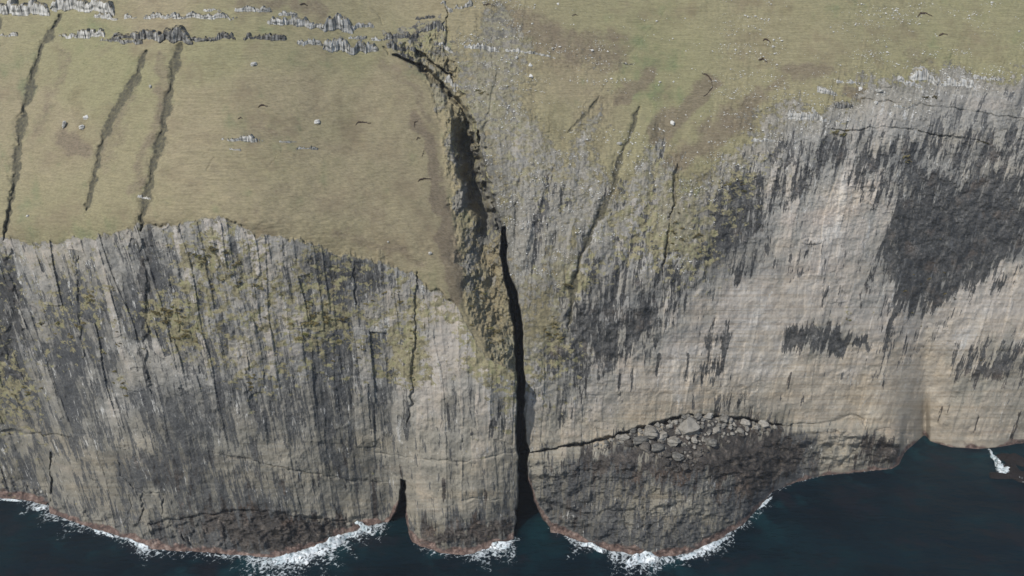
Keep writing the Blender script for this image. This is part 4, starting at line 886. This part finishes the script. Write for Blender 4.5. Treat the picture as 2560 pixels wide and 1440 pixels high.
for pts, h_, lb in [([(645, 268), (652, 263), (668, 265)], 6, 'small dark brown scar high on the left turf slope'), ([(888, 312), (895, 306), (910, 306), (926, 308)], 6, 'long dark brown scar in the right half of the big turf slope'), ([(1044, 454), (1050, 449), (1064, 447), (1078, 447)], 6, 'dark scar on the turf close to the gully lip'),
  ([(1036, 318), (1036, 306), (1044, 302)], 6, 'dark hooked scar at the upper gully lip'), ([(1040, 350), (1044, 344), (1050, 345)], 5, 'little dark scar below the hooked one'), ([(1054, 392), (1058, 380), (1060, 370)], 4, 'thin dark scar on the brown lip of the gully'), ([(594, 297), (600, 294), (606, 296)], 4, 'tiny brown scar on the left turf slope'),
  ([(2294, 42), (2300, 34), (2314, 33), (2330, 40)], 6, 'arched red brown scar on the upper right turf'), ([(2346, 90), (2356, 85), (2368, 86)], 5, 'short brown scar below the arched one'), ([(1906, 102), (1912, 98), (1922, 102), (1926, 108)], 6, 'dark scar with a white stone in it'), ([(1896, 150), (1908, 148), (1918, 156)], 6, 'brown scar just below the one with a stone'),
  ([(1755, 184), (1768, 188), (1778, 200), (1780, 218), (1770, 232), (1758, 242)], 6, 'large sickle shaped scar on the right slope'), ([(1430, 39), (1438, 36), (1444, 39)], 4, 'tiny dark scar at the top of the right slope'), ([(748, 12), (760, 10), (768, 14)], 6, 'dark scar above the bright crag'), ([(1208, 12), (1225, 10), (1236, 15)], 4, 'brown scar at the top right of the gully')]:
    scar(pts, h_, lb)

# grass cushions on the cliff ledges
def tuft_material():
    t = NT('ledge_grass'); oi = t.n.new('ShaderNodeObjectInfo'); P = t.pos()
    n = t.mth('MULTIPLY_ADD', t.noise(P, 1.2, 4, .7), .7, t.mth('MULTIPLY', oi.outputs['Random'], .4))
    c = t.ramp(n, [(.3, alb(104, 96, 62)), (.5, alb(142, 130, 88)), (.66, alb(150, 140, 100)), (.82, alb(112, 116, 62))])
    t.set('Base Color', c); t.set('Roughness', 1.0); t.set('Specular IOR Level', .1)
    return t.m
M_TUFT = tuft_material()
def tuft_shape(seed):
    r = np.random.RandomState(seed); V, F = [], []
    for c in range(7):
        cx, cz = r.uniform(-.75, .75), r.uniform(-.3, .25)
        for k in range(60):
            a, e = r.uniform(0, 2 * math.pi), r.uniform(-.2, 1.3)
            d = np.array([math.cos(a) * math.cos(e), math.sin(a) * math.cos(e) - .15, math.sin(e) * .8 - .2])
            p = np.array([cx, 0, cz]) + d * r.uniform(.02, .16); L = r.uniform(.18, .34); s_ = np.array([-math.sin(a), math.cos(a), r.uniform(-.5, .5)]) * r.uniform(.035, .07)
            q = p + d * L + np.array([0, 0, -.16 * L])
            i = len(V); V += [p - s_, p + s_, q]; F.append((i, i + 1, i + 2))
    return np.array(V), np.array(F)
P_T = []
for k in range(6):
    V, F = tuft_shape(k + 50); o = np_mesh('grass_tuft', V, F, M_TUFT, smooth=False); COL.objects.unlink(o); P_T.append(o)
CL = [(430, 785, 55, 30, 14, 'wide golden grass clump in the middle of the left cliff', 9), (465, 838, 45, 22, 9, 'green grass clump below the wide golden one', 8), (535, 650, 60, 36, 14, 'dry grass clump high on the left cliff under the turf edge', 8), (150, 815, 60, 24, 9, 'green gold grass clump on the far left cliff', 7), (235, 735, 55, 22, 9, 'slanting grass clump on the left cliff', 7), (790, 805, 55, 36, 16, 'broad golden grass clump on the right half of the left cliff', 9), (640, 705, 30, 16, 4, 'rounded grass clump under white streaks', 8),
      (625, 950, 28, 34, 7, 'bright green grass clump low on the left cliff', 7), (310, 960, 28, 30, 6, 'green grass clump low on the left cliff beside a dark column', 6), (60, 985, 50, 16, 6, 'olive grass clump at the left edge above the lower strata', 6), (560, 690, 60, 30, 9, 'thin scattered grass on ledges of the upper left cliff', 6), (720, 760, 60, 60, 12, 'small grass tuft on the streaked middle of the left cliff', 5), (330, 870, 80, 50, 8, 'small grass tuft on the dark lower half of the left cliff', 5), (900, 880, 60, 60, 8, 'small grass tuft on grey columns near the buttress', 5), (950, 745, 40, 40, 6, 'small grass tuft on the cliff top right of the left cliff', 5), (1030, 880, 8, 90, 12, 'green moss tuft growing down the long crack of the buttress', 5),
      (1235, 850, 35, 60, 16, 'ochre grass tuft on the lower gully wall', 6), (1195, 740, 25, 50, 9, 'ochre grass tuft in the middle of the gully wall', 6), (1190, 225, 30, 30, 8, 'yellow moss tuft right of the gully stream', 5), (1380, 815, 30, 45, 12, 'golden grass tuft on the rock right of the chasm', 7), (1418, 712, 14, 8, 4, 'vivid green patch of grass on the rock right of the chasm', 6), (1690, 600, 14, 80, 12, 'lime green grass tuft beside the deep slot', 6), (1740, 600, 25, 20, 7, 'lime green grass tuft on the black rock right of the slot', 6), (1840, 455, 40, 20, 8, 'green grass tuft above the dark recess', 6), (2105, 330, 22, 10, 5, 'mossy cushion at the top of the dark corner', 7), (2270, 390, 14, 18, 4, 'lime cushion on the grey right cliff', 6), (2120, 800, 14, 10, 3, 'green cushion in the middle of the pale wall', 5), (2320, 242, 20, 5, 4, 'green turf cushion on the cliff ledge far right', 7), (2460, 355, 18, 6, 3, 'yellow cushion under the overhang far right', 6), (2350, 700, 150, 120, 12, 'pale green cushion dotted on the big dark wall', 4)]
for x, y, sx_, sy_, cnt, lb, sz_ in CL:
    for k in range(cnt):
        px, py = rng.gauss(x, sx_ * .5), rng.gauss(y, sy_ * .5)
        p = place(px, py); m = m_per_px(p); s_ = sz_ * m * rng.uniform(.6, 1.5)
        o = link_copy(P_T[rng.randrange(6)], 'grass_tuft', p + Vector((0, -.12 * s_, 0)), (s_ * rng.uniform(1, 1.5), s_, s_ * rng.uniform(.8, 1.1)), (rng.uniform(-.2, .2), rng.uniform(-.3, .3), rng.uniform(-.4, .4)))
        tag(o, lb, 'grass tuft', lb.replace('clump', 'clumps').replace('tuft', 'tufts').replace('cushion', 'cushions'))

# white scree stones scattered over the right-hand slopes
r = np.random.RandomState(5)
Vs, Fs, off, cnt = [], [], 0, 0
OV = np.array([(1, 0, 0), (-1, 0, 0), (0, 1, 0), (0, -1, 0), (0, 0, 1), (0, 0, -1)], float); OF = np.array([(0, 2, 4), (2, 1, 4), (1, 3, 4), (3, 0, 4), (2, 0, 5), (1, 2, 5), (3, 1, 5), (0, 3, 5)])
while cnt < 5200:
    px, py = r.uniform(1140, 2575), r.uniform(-20, 720)
    i = np.searchsorted(ax, px); j = np.searchsorted(ay, py)
    g = grass[j, i]
    if gw[j, i] < 1: continue
    cl = float(fbm(np.array([px / 75.]), np.array([(py - px * .12) / 13.]), 300, 3)[0])
    pr = np.clip((cl - .5) * 6, 0, 1) * (1.0 if .14 < g < .8 else .12 if g >= .8 else .04 if g > .06 and py < 420 else 0)
    if r.rand() > pr: continue
    p = place(px, py); m = m_per_px(p); s_ = m * min(4.2, r.lognormal(.3, .5)) * .7
    V = OV * np.array([s_ * r.uniform(.8, 1.8), s_, s_ * r.uniform(.6, 1.1)]) * r.uniform(.7, 1.25, (6, 1)); a = r.uniform(0, 6.3)
    ca, sa = math.cos(a), math.sin(a); V = V @ np.array([[ca, sa, 0], [-sa, ca, 0], [0, 0, 1]])
    Vs.append(V + np.array(p) + np.array([0, 0, s_ * .3])); Fs.append(OF + off); off += 6; cnt += 1
o = np_mesh('scree', np.vstack(Vs), np.vstack(Fs), M_WHITE, smooth=False); o['kind'] = 'stuff'

# reef at the right edge and the breaking waves
def reef():
    r = np.random.RandomState(3); Vs, Fs, off = [], [], 0
    c0 = Vector((((2560 - 1280) / FPX) * 262 / mrow(1150)[1], 262, 0))
    for k in range(9):
        V, F = rock_shape(90 + k, ICO3, 8, .1)
        V = V * np.array([r.uniform(3, 8), r.uniform(3, 7), r.uniform(1.2, 3.2)]) * (1 + .3 * (fbm(V[:, :1] * 3 + k, V[:, 1:2] * 3 + V[:, 2:] * 2, 500 + k, 4, .6) - .5)) + np.array([r.uniform(-5, 18), r.uniform(-9, 14), -.3]); Vs.append(V); Fs.append(F + off); off += len(V)
    o = np_mesh('sea_reef', np.vstack(Vs), np.vstack(Fs), M_SKERRY, smooth=True); o.location = c0
    return tag(o, 'dark brown reef rising out of the sea at the right edge', 'reef')
reef()
def foam_material():
    t = NT('sea_foam'); P = t.pos(); e = t.attr('edge')
    n = t.noise(P, .8, 5, .64, .8)
    v_ = t.voro(t.scale(P, 1, 1, .4), .8, 'DISTANCE_TO_EDGE').outputs['Distance']
    a = t.mth('MULTIPLY', t.ss(t.mth('MULTIPLY_ADD', v_, -1.1, t.mth('MULTIPLY_ADD', n, 2.8, e)), 1.6, 2.25), .95)
    t.set('Base Color', t.ramp(t.noise(P, .5, 5, .7), [(.35, (.2, .26, .28)), (.52, (.46, .5, .51)), (.68, (.72, .74, .74))])); t.set('Roughness', .8); t.set('Alpha', a)
    t.set('Normal', t.bump(n, .6, .6))
    return t.m
M_FOAM = foam_material()
def sea_at(px, py):
    m, dy = mrow(py); y = H / m
    return (px - 1280) / FPX * y / dy, y
def wave(pts, wpx, hm, label, seed):
    N, Mw = max(24, int(sum(math.dist(pts[k], pts[k + 1]) for k in range(len(pts) - 1)) / 2.5)), 22
    d = [0]
    for k in range(len(pts) - 1): d.append(d[-1] + math.dist(pts[k], pts[k + 1]))
    T, U = np.meshgrid(np.linspace(0, 1, N), np.linspace(0, 1, Mw), indexing='ij')
    bx = np.interp(T * d[-1], d, [p[0] for p in pts]); by = np.interp(T * d[-1], d, [p[1] for p in pts])
    wv = wpx * (.35 + .65 * np.sin(math.pi * np.clip(T, .03, .97))) * (.6 + .8 * vn(T * d[-1] / 25, T * 0, seed))
    py = by + (U - .45) * wv; px = bx + (fbm(T * 9, U * 4, seed, 3) - .5) * wv * .5
    m, dy = mrow(py); y = H / m; x = (px - 1280) / FPX * y / dy
    lump = fbm(x / 2.4, y / 1.6, seed + 3, 4, .6)
    z = .25 + hm * np.sin(math.pi * U) * (np.exp(-((U - .4) / .22) ** 2) * .9 + .25) * (lump * 1.6) * np.sin(math.pi * np.clip(T, .02, .98)) ** .5
    e = np.minimum(np.minimum(U, 1 - U) * 4.5, np.minimum(T, 1 - T) * 7); e = np.clip(e, 0, 1) - .22 + .3 * np.exp(-((U - .4) / .2) ** 2)
    ii = np.arange(N * Mw).reshape(N, Mw); F = np.stack([ii[:-1, :-1], ii[1:, :-1], ii[1:, 1:], ii[:-1, 1:]], -1).reshape(-1, 4)
    V = np.stack([x, y, z], -1).reshape(-1, 3); c = V.mean(0); c[2] = 0
    o = np_mesh('breaking_wave', V - c, F, M_FOAM, att={'edge': np.where(e < -.2, -1, e).ravel()}); o.location = c
    return tag(o, label, 'wave', 'waves breaking at the foot of the cliffs')
for k, (pts, w_, h_, lb) in enumerate([([(640, 1412), (690, 1405), (760, 1392), (820, 1368), (870, 1340), (930, 1330)], 44, 2.2, 'long white breaker along the dark weedy base of the left cliff'), ([(872, 1322), (900, 1318), (935, 1330)], 28, 2.0, 'white breaker beside the sea cave mouth'), ([(322, 1350), (350, 1366), (380, 1374)], 22, 1.2, 'small breaker at the bend of the left cliff base'), ([(86, 1276), (104, 1272), (122, 1266)], 14, .8, 'little breaker at the corner below the left strata'),
   ([(1195, 1380), (1215, 1366), (1250, 1368), (1290, 1362)], 34, 1.8, 'white breaker at the foot of the middle buttress'), ([(1445, 1360), (1480, 1366), (1512, 1384)], 22, 1.2, 'breaker left on the rounded right headland'), ([(1556, 1420), (1580, 1404), (1620, 1394), (1650, 1402)], 44, 2.2, 'biggest white breaker below the rounded right headland'), ([(1690, 1402), (1740, 1386), (1790, 1362), (1830, 1340)], 26, 1.2, 'long breaker on the right side of the rounded headland'), ([(1895, 1275), (1915, 1256), (1935, 1240)], 12, .6, 'thin breaker in the bay right of the headland'), ([(2468, 1122), (2480, 1140), (2500, 1172), (2530, 1185), (2570, 1204)], 36, 1.6, 'white breaker curling around the brown reef'), ([(230, 1326), (260, 1334), (290, 1345)], 14, .8, 'narrow breaker along the red tide line on the left'), ([(0, 1250), (40, 1252), (62, 1256)], 8, .5, 'thin surf under the far left cliff')]):
    wave(pts, w_, h_, lb, 400 + k)

# the little air between the camera and the coast
def air():
    t = NT('sea_air'); t.n.remove(t.b)
    v = t.n.new('ShaderNodeVolumePrincipled'); v.inputs['Color'].default_value = (.93, .96, 1, 1); v.inputs['Density'].default_value = .0001; v.inputs['Anisotropy'].default_value = .2
    t.l.new(v.outputs[0], t.out.inputs['Volume'])
    lo, hi = (-4600, -2100, -40), (4600, 1500, 420)
    V = np.array([(x, y, z) for x in (lo[0], hi[0]) for y in (lo[1], hi[1]) for z in (lo[2], hi[2])], float)
    F = np.array([(0, 1, 3, 2), (4, 6, 7, 5), (0, 4, 5, 1), (2, 3, 7, 6), (0, 2, 6, 4), (1, 5, 7, 3)])
    o = np_mesh('haze', V, F, t.m, smooth=False); o['kind'] = 'stuff'
air()
